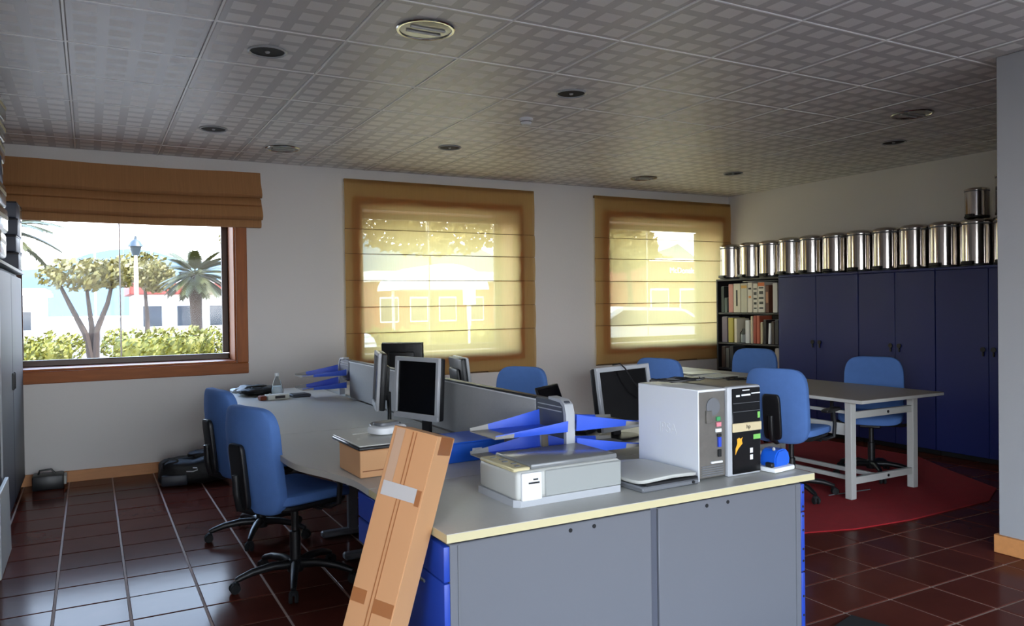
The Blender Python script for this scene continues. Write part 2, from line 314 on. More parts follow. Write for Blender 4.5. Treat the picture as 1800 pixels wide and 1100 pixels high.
# ------------------------------------------------------------------ blinds
def drawn_blind(x0, x1, label):
    z0, z1 = .715, 2.71; t = thing('roman_blind', label, 'blind', ((x0+x1)/2, W-.05, z0), group='roman blinds'); w_ = x1-x0
    folds = [1.18-z0, 1.44-z0, 1.705-z0, 1.97-z0, 2.215-z0]; lv = [0]+folds+[z1-z0]
    for a, b in zip(lv, lv[1:]):
        bm = B(); n = 6; m_ = 24; g = []
        for i in range(n+1):
            z = a+.002+(b-a-.004)*i/n; dy = -.009*math.sin(PI*i/n); g.append([bm.verts.new((-w_/2+w_*k/m_, dy+.004*math.sin(k*.9+a*7), z)) for k in range(m_+1)])
        for i in range(n):
            for k in range(m_): bm.faces.new((g[i][k], g[i][k+1], g[i+1][k+1], g[i+1][k]))
        obj('fabric_panel', bm, 'blind', t)
    for z in folds: bm = B(); box(bm, (0, .006, z), (w_-.01, .006, .006)); obj('seam_rod', bm, 'seam', t, 0)
    bm = B(); box(bm, (0, .022, z1-z0-.015), (w_-.02, .028, .03)); obj('head_rail', bm, 'seam', t, 0)
    bm = B(); box(bm, (0, .004, .008), (w_-.004, .008, .016), .002); obj('bottom_bar', bm, 'seam', t)
drawn_blind(2.21, 4.375, 'lowered sheer brown roman blind glowing yellow over the middle window')
drawn_blind(5.19, 7.335, 'lowered sheer brown roman blind over the window next to the bookcase')
t = thing('roman_blind', 'gathered brown roman blind pulled up above the clear left window', 'blind', (.34, W-.014, 2.19), group='roman blinds')
def fold(name, prof, x0=-1.08, x1=1.08):
    bm = B(); n = 40; g = []
    for k in range(n+1):
        x = x0+(x1-x0)*k/n; g.append([bm.verts.new((x, y-.006*math.sin(k*.45+z*9), z+.006*math.sin(k*.17+1)*(1 if z > .05 else .4))) for y, z in prof])
    for a, b in zip(g, g[1:]):
        for i in range(len(prof)): bm.faces.new((a[i], a[(i+1) % len(prof)], b[(i+1) % len(prof)], b[i]))
    bm.faces.new(g[0][::-1]); bm.faces.new(g[-1]); bmesh.ops.recalc_face_normals(bm, faces=bm.faces); obj(name, bm, 'foldblind', t, 60)
fold('fabric_panel', [(-.004, .51), (-.020, .51), (-.032, .42), (-.080, .335), (-.098, .295), (-.075, .268), (-.004, .275)])
fold('fabric_fold', [(-.006, .262), (-.030, .262), (-.048, .22), (-.105, .14), (-.125, .092), (-.095, .062), (-.006, .075)])
fold('fabric_fold', [(-.006, .285), (-.030, .275), (-.036, .25), (-.084, .222), (-.094, .20), (-.06, .185), (-.006, .19)], -1.072, 1.07)
fold('bottom_hem', [(-.006, .12), (-.050, .12), (-.070, .03), (-.062, .0), (-.006, .0)], -1.07, 1.075)

# ------------------------------------------------------------------ ceiling fittings
def downlight(x, y, label):
    t = thing('ceiling_light', label, 'ceiling light', (x, y, HC), group='wide round ceiling lights')
    bm = B(); n = 40; prof = [(.126, -.001), (.142, -.001), (.146, -.005), (.141, -.010), (.130, -.009), (.126, -.004)]
    rings = [[bm.verts.new((r*math.cos(2*PI*i/n), r*math.sin(2*PI*i/n), z)) for i in range(n)] for r, z in prof]
    for a, b in zip(rings, rings[1:]+rings[:1]):
        for i in range(n): bm.faces.new((a[i], b[i], b[(i+1) % n], a[(i+1) % n]))
    obj('trim_ring', bm, 'ringmet', t)
    bm = B(); lathe(bm, [(.0, -.0015), (.127, -.0015), (.127, -.004), (.06, -.006), (.0, -.0065)], 40); obj('glass_disc', bm, 'lens', t)
    bm = B()
    for s in (-1, 1): tube(bm, [(-.09, s*.03, -.009), (.09, s*.03, -.009)], .006, 8)
    obj('lamp_tube', bm, 'cream', t)
def speaker(x, y, label):
    t = thing('ceiling_speaker', label, 'ceiling speaker', (x, y, HC), group='small round ceiling grilles')
    bm = B(); n = 32; prof = [(.088, -.001), (.100, -.001), (.102, -.006), (.094, -.011), (.088, -.006)]
    rings = [[bm.verts.new((r*math.cos(2*PI*i/n), r*math.sin(2*PI*i/n), z)) for i in range(n)] for r, z in prof]
    for a, b in zip(rings, rings[1:]+rings[:1]):
        for i in range(n): bm.faces.new((a[i], b[i], b[(i+1) % n], a[(i+1) % n]))
    obj('trim_ring', bm, 'silver', t); bm = B(); lathe(bm, [(0, -.001), (.089, -.001), (.089, -.003), (0, -.005)], 32); obj('grille', bm, 'blackm', t)
    bm = B(); lathe(bm, [(0, -.005), (.014, -.005), (.01, -.012), (0, -.013)], 12); obj('centre_cap', bm, 'silver', t)
for x, y, l in ((1.475, 3.545, 'wide round frosted ceiling light nearest the camera'), (1.475, 6.75, 'wide round ceiling light between the left and middle windows'), (5.33, 3.57, 'wide round ceiling light nearest the white pier'), (5.34, 6.72, 'wide round ceiling light above the right hand blind')): downlight(x, y, l)
for x, y, l in ((.85, 4.22, 'dark round ceiling grille with bright rim nearest the camera'), (.845, 6.22, 'dark round ceiling grille in front of the gathered blind'), (2.755, 4.2, 'dark round ceiling grille beside the smoke detector'), (2.745, 6.1, 'small round ceiling grille in front of the glowing middle blind'), (6.13, 4.28, 'small round ceiling grille above the blue cupboards'), (6.02, 6.07, 'small round ceiling grille above the bookcase corner')): speaker(x, y, l)
t = thing('smoke_detector', 'small white domed smoke detector on the ceiling', 'smoke detector', (2.83, 4.92, HC))
bm = B(); lathe(bm, [(0, -.001), (.05, -.001), (.052, -.012), (.048, -.018), (0, -.018)], 28); obj('base', bm, 'white', t)
bm = B(); lathe(bm, [(0, -.018), (.04, -.018), (.042, -.03), (.03, -.048), (0, -.052)], 28); obj('cap', bm, 'white', t)
bm = B(); lathe(bm, [(.041, -.024), (.0435, -.024), (.0435, -.029), (.041, -.029)], 28); obj('vent_slot', bm, 'black', t)

# ------------------------------------------------------------------ main desk cluster
DZ = .73; TH = .028
def worktop(t, poly, x0=0, y0=0, em='edge'):
    bm = B(); prism(bm, [(x-x0, y-y0) for x, y in poly], DZ-TH, DZ-.002); obj('edge_band', bm, em, t, 30)
    bm = B(); cx = sum(p[0] for p in poly)/len(poly); cy = sum(p[1] for p in poly)/len(poly)
    prism(bm, [(x-x0+(.001 if x < cx else -.001), y-y0+(.001 if y < cy else -.001)) for x, y in poly], DZ-.002, DZ); obj('worktop', bm, 'lam', t, 30)
def smooth_poly(pts, k=8):      # Catmull-Rom through open list
    out = []
    for i in range(len(pts)-1):
        p0, p1, p2, p3 = (Vector(pts[max(i-1, 0)]), Vector(pts[i]), Vector(pts[i+1]), Vector(pts[min(i+2, len(pts)-1)]))
        for j in range(k):
            s = j/k; out.append(tuple(.5*((2*p1)+(p2-p0)*s+(2*p0-5*p1+4*p2-p3)*s*s+(3*p1-p0-3*p2+p3)*s**3)))
    out.append(tuple(pts[-1])); return out
# end desk across the near end, on two drawer pedestals
t = thing('end_desk', 'grey desk end with beige edging nearest the camera carrying the printer', 'desk', (1.8, 2.6, 0))
worktop(t, [(.968, 2.215), (2.64, 2.215), (2.64, 2.93), (.95, 2.93)], 1.8, 2.6)
def pedestal(x0, x1, side, label):
    t = thing('drawer_pedestal', label, 'drawer unit', ((x0+x1)/2, 2.48, 0)); hw = (x1-x0)/2
    bm = B(); box(bm, (0, 0, .365), (2*hw, .43, .63), .003); obj('carcass', bm, 'ped', t)
    bm = B(); box(bm, (0, 0, .025), (2*hw-.05, .38, .05)); obj('plinth', bm, 'blackm', t, 0)
    bm = B(); box(bm, (-side*0+(-hw+.03)*(1 if side < 0 else -1), -.2165, .365), (.006, .003, .62)); obj('edge_trim', bm, 'silverd', t, 0)
    for z0, z1 in ((.06, .30), (.305, .555), (.56, .675)):
        bm = B(); box(bm, (side*(hw+.011), 0, (z0+z1)/2), (.022, .43, z1-z0), .004, seg=2); d = obj('drawer_front', bm, 'bluemet', t)
        bm = B(); box(bm, (side*(hw+.026), .0, z1-.035), (.008, .12, .012), .003); obj('handle', bm, 'silverd', d)
    for q in ((-.36, -.26) if side < 0 else (.24, .35)):
        bm = B(); lathe(bm, [(0, 0), (.0075, 0), (.0075, .002), (0, .002)], 14, ((1.46 if q < -.3 else 1.56) - (x0+x1)/2 if side < 0 else ((2.09 if q < .3 else 2.20)-(x0+x1)/2), -.2152, .657), Matrix.Rotation(PI/2, 4, 'X')); obj('screw_hole', bm, 'blackm', t)
    if side > 0:
        for z in (.64, .58, .54, .48, .40, .35, .2, .12):
            bm = B(); lathe(bm, [(0, 0), (.005, 0), (.005, .0015), (0, .0015)], 10, (hw+.011, -.2152, z), Matrix.Rotation(PI/2, 4, 'X')); obj('screw_hole', bm, 'blackm', t)
pedestal(1.0, 1.818, -1, 'grey pedestal with blue drawer fronts beside the leaning carton')
pedestal(1.852, 2.615, 1, 'grey pedestal with blue edge at the right end of the desk')
bm = B(); box(bm, (1.835, 2.29, .365), (.03, .03, .66)); tag(obj('joint_strip', bm, 'pedd', None, 0), 'dark grey upright strip between the two grey pedestals', 'strip')
# left run: two wave-edged desks, right run: their mirror images
LEFT = smooth_poly([(.95, 2.934), (.945, 3.12), (.89, 3.34), (.815, 3.58), (.80, 3.9), (.815, 4.2), (.83, 4.45)])
LEFTB = smooth_poly([(.83, 4.454), (.845, 4.8), (.86, 5.2), (.89, 5.6), (.93, 5.85), (.98, 6.4), (.985, 6.75)])+smooth_poly([(1.0, 6.86), (1.04, 6.93), (1.12, 6.97)], 4)
def wave_desk(edge, xin, y0, y1, label, mirror=False):
    f = (lambda p: (2*1.803-p[0], p[1])) if mirror else (lambda p: p)
    t = thing('wave_desk', label, 'desk', (1.45 if not mirror else 2.15, (y0+y1)/2, 0), group='wave edged desks')
    X0, Y0 = t.location[0], t.location[1]; poly = [f(p) for p in edge]+[f((xin, y1)), f((xin, y0))]; worktop(t, poly, X0, Y0, 'lam')
    for y in (y0+.36, y1-.12):
        sx = f((1.45, 0))[0]-X0
        bm = B(); box(bm, (sx, y-Y0, .36), (.06, .05, .66), .006); obj('leg', bm, 'silverd', t); bm = B(); box(bm, (sx, y-Y0, .02), (.40, .06, .04), .01); obj('foot', bm, 'silverd', t)
        bm = B(); box(bm, (sx, y-Y0, DZ-TH-.021), (.46, .05, .04), .004); obj('bearer', bm, 'black', t)
    bm = B(); box(bm, (f((1.69, 0))[0]-X0, 0, .52), (.018, y1-y0-.4, .34), .003); obj('modesty_panel', bm, 'ped', t)
wave_desk(LEFT, 1.775, 2.934, 4.45, 'grey wave edged desk holding the small carton and a monitor')
wave_desk(LEFTB, 1.775, 4.454, 6.97, 'far grey wave edged desk under the left window with bottle and black bag')
wave_desk(LEFT, 1.775, 2.934, 4.45, 'grey desk behind the partition carrying the silver framed monitor', True)
wave_desk(LEFTB, 1.775, 4.454, 6.97, 'far grey desk behind the partition below the glowing middle blind', True)
# hanging drawer under the left run
t = thing('hanging_drawer', 'blue hanging drawer unit under the desk behind the leaning carton', 'drawer unit', (1.2, 2.93, .47))
bm = B(); box(bm, (0, 0, .108), (.42, .40, .216), .006); obj('carcass', bm, 'bluemet', t); bm = B(); box(bm, (-.222, 0, .16), (.02, .40, .106), .004); obj('drawer_front', bm, 'bluemet', t); bm = B(); box(bm, (-.222, 0, .052), (.02, .40, .10), .004); obj('drawer_front', bm, 'bluemet', t)
# fabric partition along the middle
for y0, y1, l in ((3.05, 4.498, 'near grey fabric desk screen behind the dark monitor'), (4.502, 5.95, 'far grey fabric desk screen with blue trays at its end')):
    t = thing('desk_screen', l, 'partition', (1.803, (y0+y1)/2, .732), group='grey fabric desk screens'); h = .285
    bm = B(); box(bm, (0, 0, h/2), (.035, y1-y0, h), .005); obj('fabric_panel', bm, 'part', t)
    bm = B(); box(bm, (0, 0, h+.004), (.04, y1-y0, .010), .003); obj('top_trim', bm, 'black', t)
    bm = B(); box(bm, (-.019, 0, h-.004), (.003, y1-y0, .006)); obj('light_trim', bm, 'white', t, 0)
# tray holders
def tray_mesh(lx, wy, th=.004):
    # a swept wing: narrow lip at the tip, wide at the bracket, turned-up side walls
    bm = B(); n = 8; rows = []
    for i in range(n+1):
        s = i/n; hw = wy*(.5); rise = .035*s**1.2; rows.append([(-lx*(1-s), -hw, .012+rise*.9), (-lx*(1-s), -hw*.96, 0), (-lx*(1-s), hw*.96, 0), (-lx*(1-s), hw, .012+rise*1.6)])
    vt = [[bm.verts.new(p) for p in r] for r in rows]; vb = [[bm.verts.new((p[0], p[1]*1.01, p[2]-th)) for p in r] for r in rows]
    for a, b, fl in ((vt, vt[1:], 0), (vb, vb[1:], 1)):
        for r0_, r1_ in zip(a, b):
            for k in range(3):
                q = (r0_[k], r1_[k], r1_[k+1], r0_[k+1]); f = bm.faces.new(q if not fl else q[::-1]); f.material_index = 1 if r0_[0].co.x < -lx*.86 else 0
    for i in (0, n):
        for k in range(3): f = bm.faces.new((vt[i][k], vt[i][k+1], vb[i][k+1], vb[i][k])); f.material_index = 1 if i == 0 else 0
    for k in (0, 3):
        for i in range(n): bm.faces.new((vt[i][k], vt[i+1][k], vb[i+1][k], vb[i][k]))
    bmesh.ops.recalc_face_normals(bm, faces=bm.faces); return bm
def tray_station(y, sgn, label, right=True, zs=(.075, .175)):
    t = thing('letter_tray_holder', label, 'tray holder', (1.803, y, DZ), group='blue letter tray holders')
    bm = B(); box(bm, (0, sgn*.03, .215), (.032, .25, .165), .006); obj('bracket_plate', bm, 'charcoal', t)
    bm = B()
    for k in (0, 1): box(bm, (-.017, sgn*.0+.03*sgn, .27-.02*k), (.003, .2, .004))
    obj('slot', bm, 'silver', t, 0)
    bm = B(); prof = [(-.115, 0), (-.115, .24), (-.10, .285), (-.07, .303), (.03, .309), (.03, .297), (-.064, .290), (-.085, .275), (-.094, .235), (-.094, 0)]
    m_ = Matrix(((0, 0, 1, 0), (sgn*1, 0, 0, 0), (0, 1, 0, 0), (0, 0, 0, 1))); prism(bm, prof, -.022, .022, m_); obj('post', bm, 'silver', t)
    for side in ((-1, 1) if right else (-1,)):
        for z in zs:
            o = obj('tray', tray_mesh(.35, .24), ['bluetray', 'traytip'], t); o.location = (side*.022, -.01*sgn, z); o.rotation_euler = (0, 0, 0 if side < 0 else PI)
tray_station(2.90, 1, 'blue letter trays on a silver post in front of the printer')
tray_station(6.12, -1, 'blue letter trays at the far end of the grey desk screens', False)

# ------------------------------------------------------------------ swivel chairs
def make_chair():
    t = thing('office_chair', '', 'chair')
    bm = B(); lathe(bm, [(0, .06), (.04, .06), (.045, .085), (.04, .115), (.03, .125), (0, .125)], 20); obj('base_hub', bm, 'black', t)
    lb = B(); tube(lb, [(.03, 0, .098), (.12, 0, .104), (.22, 0, .092), (.285, 0, .072), (.305, 0, .064)], [.024, .022, .019, .016, .013], 10)
    cb = B()
    for s in (-1, 1): lathe(cb, [(0, -.009), (.022, -.009), (.026, -.004), (.026, .004), (.022, .009), (0, .009)], 18, (.012, s*.014, .0265), Matrix.Rotation(PI/2, 4, 'X'))
    box(cb, (.006, 0, .045), (.03, .044, .026), .008)
    leg = obj('base_leg', lb, 'black', t); cas = obj('caster', cb, 'blackm', leg); cas.location = (.298, 0, 0)
    for k in range(5):
        l = leg if k == 0 else copy_tree(leg, t); l.rotation_euler = (0, 0, 2*PI*k/5+.35)
    bm = B(); lathe(bm, [(0, .12), (.028, .12), (.028, .27), (.019, .275), (.019, .405), (0, .405)], 20); obj('gas_column', bm, 'black', t)
    bm = B(); box(bm, (-.02, 0, .418), (.24, .16, .036), .008); box(bm, (.02, -.14, .418), (.02, .16, .012), .004); obj('mechanism', bm, 'black', t)
    bm = B(); supell(bm, (0, 0, .446), (.205, .225, .016), .3, .35, 8, 36); obj('seat_shell', bm, 'black', t)
    def sd_(p): p.z += -.035*max(0, (p.x-.12)/.13)**2 + .012*(abs(p.y)/.24)**2; return p
    bm = B(); supell(bm, (0, 0, .482), (.225, .24, .036), .42, .36, 14, 44, sd_); obj('seat', bm, 'bluefab', t)
    def bd(p):
        z = p.z; p.y *= 1-.10*abs((z)/.28)**3; p.x += .045*(p.y/.23)**2 - .03*(z/.28) - .022*math.cos(z/.28*PI*.5); return p
    bm = B(); supell(bm, (-.245, 0, .685), (.036, .232, .272), .36, .34, 22, 48, bd); obj('backrest', bm, 'bluefab', t)
    bm = B(); tube(bm, [(-.10, 0, .425), (-.24, 0, .42), (-.31, 0, .45), (-.325, 0, .53), (-.327, 0, .62)], .019, 10); obj('back_bar', bm, 'black', t)
    bm = B(); supell(bm, (-.306, 0, .61), (.016, .066, .165), .3, .35, 12, 32, lambda p: Vector((p.x-.03*(p.z/.28), p.y, p.z))); obj('back_plate', bm, 'black', t)
    for s in (-1, 1):
        bm = B(); tube(bm, [(.04, s*.15, .43), (.05, s*.24, .43), (.08, s*.285, .45), (.085, s*.29, .54), (.06, s*.29, .635)], .014, 8); a = obj('armrest', bm, 'black', t)
        bm = B(); supell(bm, (.02, s*.29, .65), (.125, .032, .014), .5, .45, 8, 28); obj('arm_pad', bm, 'black', a)
    return t
ch = make_chair(); G = 'blue swivel chairs'
ch.location = (.93, 4.12, 0); ch.rotation_euler = (0, 0, math.radians(19)); ch['label'] = 'blue swivel chair nearest the camera, pushed up to the left desk'; ch['group'] = G
D_ = math.radians
for x, y, z, a, l in ((.93, 5.06, 0, 11, 'blue swivel chair half hidden behind the nearest chair on the left side'),
    (2.76, 5.17, 0, 208, 'blue swivel chair showing only its top over the grey desk screen'),
    (4.565, 4.04, .009, 17, 'blue swivel chair with black back plate facing the white legged table near the black tower'),
    (4.565, 5.36, .009, 19, 'blue swivel chair just visible over the silver framed monitor'),
    (5.70, 5.60, .009, 203, 'blue swivel chair in front of the bookcase'),
    (5.60, 4.13, .009, 211, 'blue swivel chair behind the white legged table in front of the blue cupboards')): dup(ch, (x, y, z), D_(a), l, G)

# ------------------------------------------------------------------ things on the desks
def monitor(name, loc, rz, label, w_=.37, h_=.31, bez='silver', tilt=.06, lift=.13, group=None, base=True, back='black'):
    # faces local -y; loc = foot on the desk
    t = thing(name, label, 'monitor', loc, rz, group); R = Matrix.Rotation(-tilt, 4, 'X'); c = lift+h_/2
    bm = B(); b = .024
    for z in (-h_/2+b*.7, h_/2-b/2): box(bm, R @ Vector((0, -.018, z))+Vector((0, 0, c)), (w_, .02, b if z > 0 else b*1.4), .003, rot=R)
    for x in (-1, 1): box(bm, R @ Vector((x*(w_/2-b/2), -.018, 0))+Vector((0, 0, c)), (b, .02, h_-.04), .003, rot=R)
    obj('bezel', bm, bez, t)
    bm = B(); box(bm, R @ Vector((0, -.013, .005))+Vector((0, 0, c)), (w_-2*b+.004, .008, h_-2*b+.004), 0, rot=R); obj('screen', bm, 'screen', t, 0)
    bm = B(); box(bm, R @ Vector((0, .008, 0))+Vector((0, 0, c)), (w_-.004, .036, h_-.004), .01, rot=R, seg=2); box(bm, R @ Vector((0, .034, -.01))+Vector((0, 0, c)), (w_*.62, .03, h_*.6), .012, rot=R, seg=2); obj('housing', bm, back, t)
    bm = B(); box(bm, (0, .052, lift*.5+.05), (.07, .022, lift+.1), .006); obj('stand_neck', bm, 'black', t)
    bm = B(); supell(bm, (0, .03, .009), (.12, .095, .009), .5, .8, 8, 32); obj('stand_base', bm, 'black', t)
    return t
def face(nx, ny): return math.atan2(nx, -ny)     # rotation so that local -y points along (nx, ny)
monitor('monitor', (1.555, 3.90, DZ), face(-.945, -.325), 'silver framed square monitor with dark screen facing the nearest left chair', .36, .335, lift=.105)
monitor('monitor', (1.515, 4.43, DZ), face(-.965, .26), 'monitor seen edge on with bright silver rim beside the square monitor', .36, .335, lift=.11)
m3 = monitor('monitor', (2.47, 3.30, DZ), face(.26, -.966), 'large monitor with silver bezel and loose cable across its black screen', .445, .33, lift=.055, tilt=.14)
bm = B(); tube(bm, [(-.05, .03, .392), (-.04, -.012, .40), (-.02, -.030, .375), (.02, -.045, .31), (.08, -.06, .25), (.15, -.068, .21)], .004, 6); obj('cable', bm, 'black', m3)
monitor('monitor', (2.18, 4.72, DZ), face(.985, -.17), 'monitor seen from behind with silver edge above the grey screen', .34, .29, lift=.08, tilt=.12)
monitor('monitor', (2.22, 5.92, DZ), face(.55, .83), 'all black monitor back standing out against the glowing blind', .34, .30, bez='black', lift=.12)
t = thing('laptop', 'open black laptop whose lid rises behind the silver tray post', 'laptop', (2.42, 3.66, DZ), face(.55, -.83))
bm = B(); box(bm, (0, 0, .012), (.30, .22, .024), .004); obj('keyboard_deck', bm, 'black', t); R = Matrix.Rotation(-.35, 4, 'X'); bm = B(); box(bm, R @ Vector((0, 0, .12))+Vector((0, .115, .02)), (.30, .012, .24), .005, rot=R); l_ = obj('lid', bm, 'black', t)
bm = B(); box(bm, R @ Vector((0, -.0065, .125))+Vector((0, .115, .02)), (.27, .002, .2), 0, rot=R); obj('screen', bm, 'screen', l_, 0)

# all-in-one printer
t = thing('printer', 'grey all-in-one printer with white front corner on the near desk end', 'printer', (1.535, 2.515, DZ), D_(1))
bm = B(); prism(bm, [(-.215, -.14), (.225, -.14), (.235, -.125), (.235, .15), (-.235, .15), (-.235, -.12)], .0, .026); obj('base', bm, 'silver', t, 30)
bm = B(); box(bm, (0, .005, .075), (.462, .29, .105), .016, seg=3); obj('body', bm, 'cream', t)
bm = B(); box(bm, (.055, -.142, .075), (.34, .01, .094), .004); obj('paper_door', bm, 'prdoor', t)
bm = B(); box(bm, (-.172, -.142, .072), (.085, .014, .10), .006, seg=2); cp = obj('card_reader_panel', bm, 'white', t)
bm = B(); box(bm, (-.165, -.1495, .085), (.045, .002, .006)); box(bm, (-.158, -.1495, .097), (.02, .002, .005)); obj('card_slot', bm, 'blackm', cp, 0)
bm = B(); box(bm, (.03, .01, .136), (.385, .272, .02), .007, seg=2); obj('scanner_lid', bm, 'prlid', t)
bm = B(); box(bm, (-.20, .005, .131), (.07, .26, .014), .004); p_ = obj('control_panel', bm, 'edge', t)
bm = B()
for i in range(5): box(bm, (-.20+.012*(i % 2), -.09+.045*i, .1385), (.02, .014, .004), .001)
obj('button', bm, 'silverd', p_)
# flat scanner
t = thing('flatbed_scanner', 'flat grey scanner with curved lid between printer and white tower', 'scanner', (1.95, 2.475, DZ), D_(2))
bm = B(); box(bm, (.0, .0, .012), (.29, .33, .022), .006); obj('base', bm, 'silverd', t); bm = B(); box(bm, (.01, -.01, .026), (.265, .30, .012), .003); obj('gap', bm, 'blackm', t)
def sl(p): p.z += .016*(1-(p.x/.16)**2); p.y -= .02*(1-(p.x/.16)**2)*(1 if p.y < 0 else 0); return p
bm = B(); supell(bm, (0, 0, .036), (.155, .16, .010), .4, .25, 10, 40, sl); obj('lid', bm, 'cream', t)
bm = B(); lathe(bm, [(0, 0), (.006, 0), (.006, .004), (0, .004)], 12, (.11, -.166, .013), Matrix.Rotation(PI/2, 4, 'X')); obj('button', bm, 'black', t)
# white tower, rear towards the camera
t = thing('computer_tower', 'pale silver computer tower with its socketed rear turned to the camera', 'computer', (2.1965, 2.53, DZ))
tw, td, th = .145, .37, .365
bm = B(); box(bm, (0, 0, th/2+.004), (tw, td, th-.008), .004); obj('case', bm, 'galv', t)
bm = B(); box(bm, (-tw/2-.003, 0, th/2), (.006, td+.012, th), .002); sp = obj('side_panel', bm, 'pc', t)
text('embossed_mark', 'IPSA', .062, 'white', sp, frame_m((-tw/2-.0062, -.005, .19), (0, -1, 0), (0, 0, 1)), .0004)
bm = B(); box(bm, (0, 0, th-.004), (tw+.004, td+.008, .010), .003); obj('top_panel', bm, 'white', t)
bm = B(); lathe(bm, [(0, 0), (.036, 0), (.036, .003), (0, .003)], 28, (.005, -td/2-.0005, .295), Matrix.Rotation(PI/2, 4, 'X')); obj('fan_grille', bm, 'silverd', t)
for k, (x, z, sx, sz, m_) in enumerate(((.03, .245, .02, .016, 'greens'), (.032, .222, .024, .018, 'pink'), (.03, .198, .03, .014, 'white'), (.035, .178, .02, .012, 'black'), (.036, .150, .016, .04, 'vga'), (.036, .105, .016, .03, 'blackm'), (-.02, .255, .03, .05, 'galv'), (.02, .07, .06, .008, 'white'))):
    bm = B(); box(bm, (x, -td/2-.004, z), (sx, .008, sz), .001); obj('socket', bm, m_, t)
bm = B()
for k in range(5): box(bm, (.0, -td/2-.0015, .02+.009*k), (.115, .003, .004))
obj('slot_cover', bm, 'silverd', t, 0)
# black tower, front towards the camera
t = thing('computer_tower', 'black fronted computer tower with silver band and stickers on the desk', 'computer', (2.374, 2.53, DZ))
bm = B(); box(bm, (0, .01, .185), (.178, .36, .366), .004); obj('case', bm, 'galv', t)
bm = B(); box(bm, (-.006, -.178, .185), (.190, .03, .370), .010, seg=2); fp = obj('front_frame', bm, 'silver', t)
bm = B(); box(bm, (.003, -.190, .185), (.164, .012, .356), .006); obj('front_panel', bm, 'screen', t)
bm = B(); box(bm, (.003, -.1975, .200), (.162, .006, .036), .002); br = obj('silver_band', bm, 'goldband', t); text('band_mark', 'hp', .024, 'black', br, frame_m((.008, -.2008, .201), (1, 0, 0), (0, 0, 1)))
for x, z, sx, sz, m_, nm in ((-.045, .33, .02, .008, 'white', 'front_mark'), (.0, .332, .05, .007, 'white', 'front_mark'), (.055, .337, .05, .005, 'white', 'front_mark'), (.0, .352, .04, .004, 'white', 'front_mark'), (.072, .245, .014, .026, 'green', 'sticker'), (.060, .155, .04, .020, 'green', 'sticker'), (.028, .10, .016, .020, 'white', 'sticker'), (.028, .072, .016, .020, 'white', 'sticker')):
    bm = B(); box(bm, (x, -.1963, z), (sx, .0012, sz)); obj(nm, bm, m_, t, 0)
bm = B(); m_ = frame_m((-.045, -.1962, .125), (1, 0, 0), (0, 0, 1)); prism(bm, [(-.018, -.036), (-.002, -.012), (.022, .008), (.018, .022), (.024, .034), (.012, .028), (.004, .034), (-.008, .028), (-.006, .010), (-.016, -.010)], 0, .001, m_); obj('sticker', bm, 'orange', t, 0)
for k in range(2): bm = B(); box(bm, (.003, -.1965, .30-.035*k), (.15, .002, .0015)); obj('drive_seam', bm, 'silverd', t, 0)
# black cables and card on top of the towers
bm = B(); rnd = random.Random(9); tube(bm, [(2.20+.10*math.sin(k*.55)+.012*k*.8/3, 2.60+.055*math.cos(k*.7), DZ+.378+.004*(k % 3)) for k in range(26)], .005, 6); tag(obj('coiled_cable', bm, 'black'), 'coil of black cable lying on top of the towers', 'cable')
# blue punch
t = thing('hole_punch', 'bright blue hole punch on a white base at the right end of the desk', 'hole punch', (2.545, 2.345, DZ), D_(8))
bm = B(); box(bm, (0, 0, .012), (.14, .11, .02), .006, seg=2); obj('base', bm, 'white', t)
bm = B(); prism(bm, [(-.048, .022), (.052, .022), (.058, .05), (.046, .082), (.02, .094), (-.024, .09), (-.046, .062)], -.04, .04, frame_m((0, 0, 0), (1, 0, 0), (0, 0, 1))); bmesh.ops.bevel(bm, geom=bm.edges[:], offset=.006, segments=2, affect='EDGES'); obj('lever', bm, 'stapler', t)
bm = B(); box(bm, (-.058, -.02, .032), (.022, .035, .02), .004); obj('punch_block', bm, 'black', t); bm = B(); box(bm, (-.03, -.02, .095), (.012, .012, .014), .003); obj('stop', bm, 'silver', t)
t = thing('glue_bottle', 'small grey bottle standing beyond the blue hole punch', 'bottle', (2.61, 2.50, DZ)); bm = B(); lathe(bm, [(0, 0), (.016, 0), (.016, .05), (.009, .06), (0, .06)], 16); obj('body', bm, 'cream', t); bm = B(); lathe(bm, [(0, .06), (.007, .06), (.005, .085), (0, .085)], 12); obj('cap', bm, 'silverd', t)
# blue box file behind the printer
t = thing('box_file', 'flat bright blue box file between the cartons and the blue trays', 'box file', (1.55, 3.33, DZ), D_(3)); bm = B(); box(bm, (0, 0, .045), (.30, .26, .088), .004); obj('box', bm, 'folder', t); bm = B(); box(bm, (0, -.1315, .045), (.05, .003, .03), .001); obj('label_holder', bm, 'white', t); bm = B(); box(bm, (0, 0, .0915), (.304, .264, .005), .001); obj('lid', bm, 'stapler', t)
# small carton with glass-topped scanner and a white device
t = thing('carton', 'small open brown carton at the curved desk edge under a grey scanner', 'box', (1.105, 3.255, DZ), D_(2)); bm = B(); box(bm, (0, 0, .058), (.27, .27, .112), .003); obj('box', bm, 'cardl', t); bm = B(); box(bm, (0, -.1365, .03), (.25, .002, .004)); obj('crease', bm, 'tape', t, 0)
bm = B(); box(bm, (0, 0, .1155), (.275, .275, .003)); obj('flap', bm, 'card', t, 0)
t = thing('document_scanner', 'thin dark edged grey scanner lying on the small carton', 'scanner', (1.12, 3.29, DZ+.118), D_(2)); bm = B(); box(bm, (0, 0, .008), (.32, .36, .014), .004); obj('base', bm, 'black', t); bm = B(); box(bm, (0, .0, .018), (.31, .35, .006), .002); obj('lid', bm, 'cream', t); bm = B(); box(bm, (-.03, .13, .0215), (.1, .006, .001)); obj('grip', bm, 'white', t, 0)
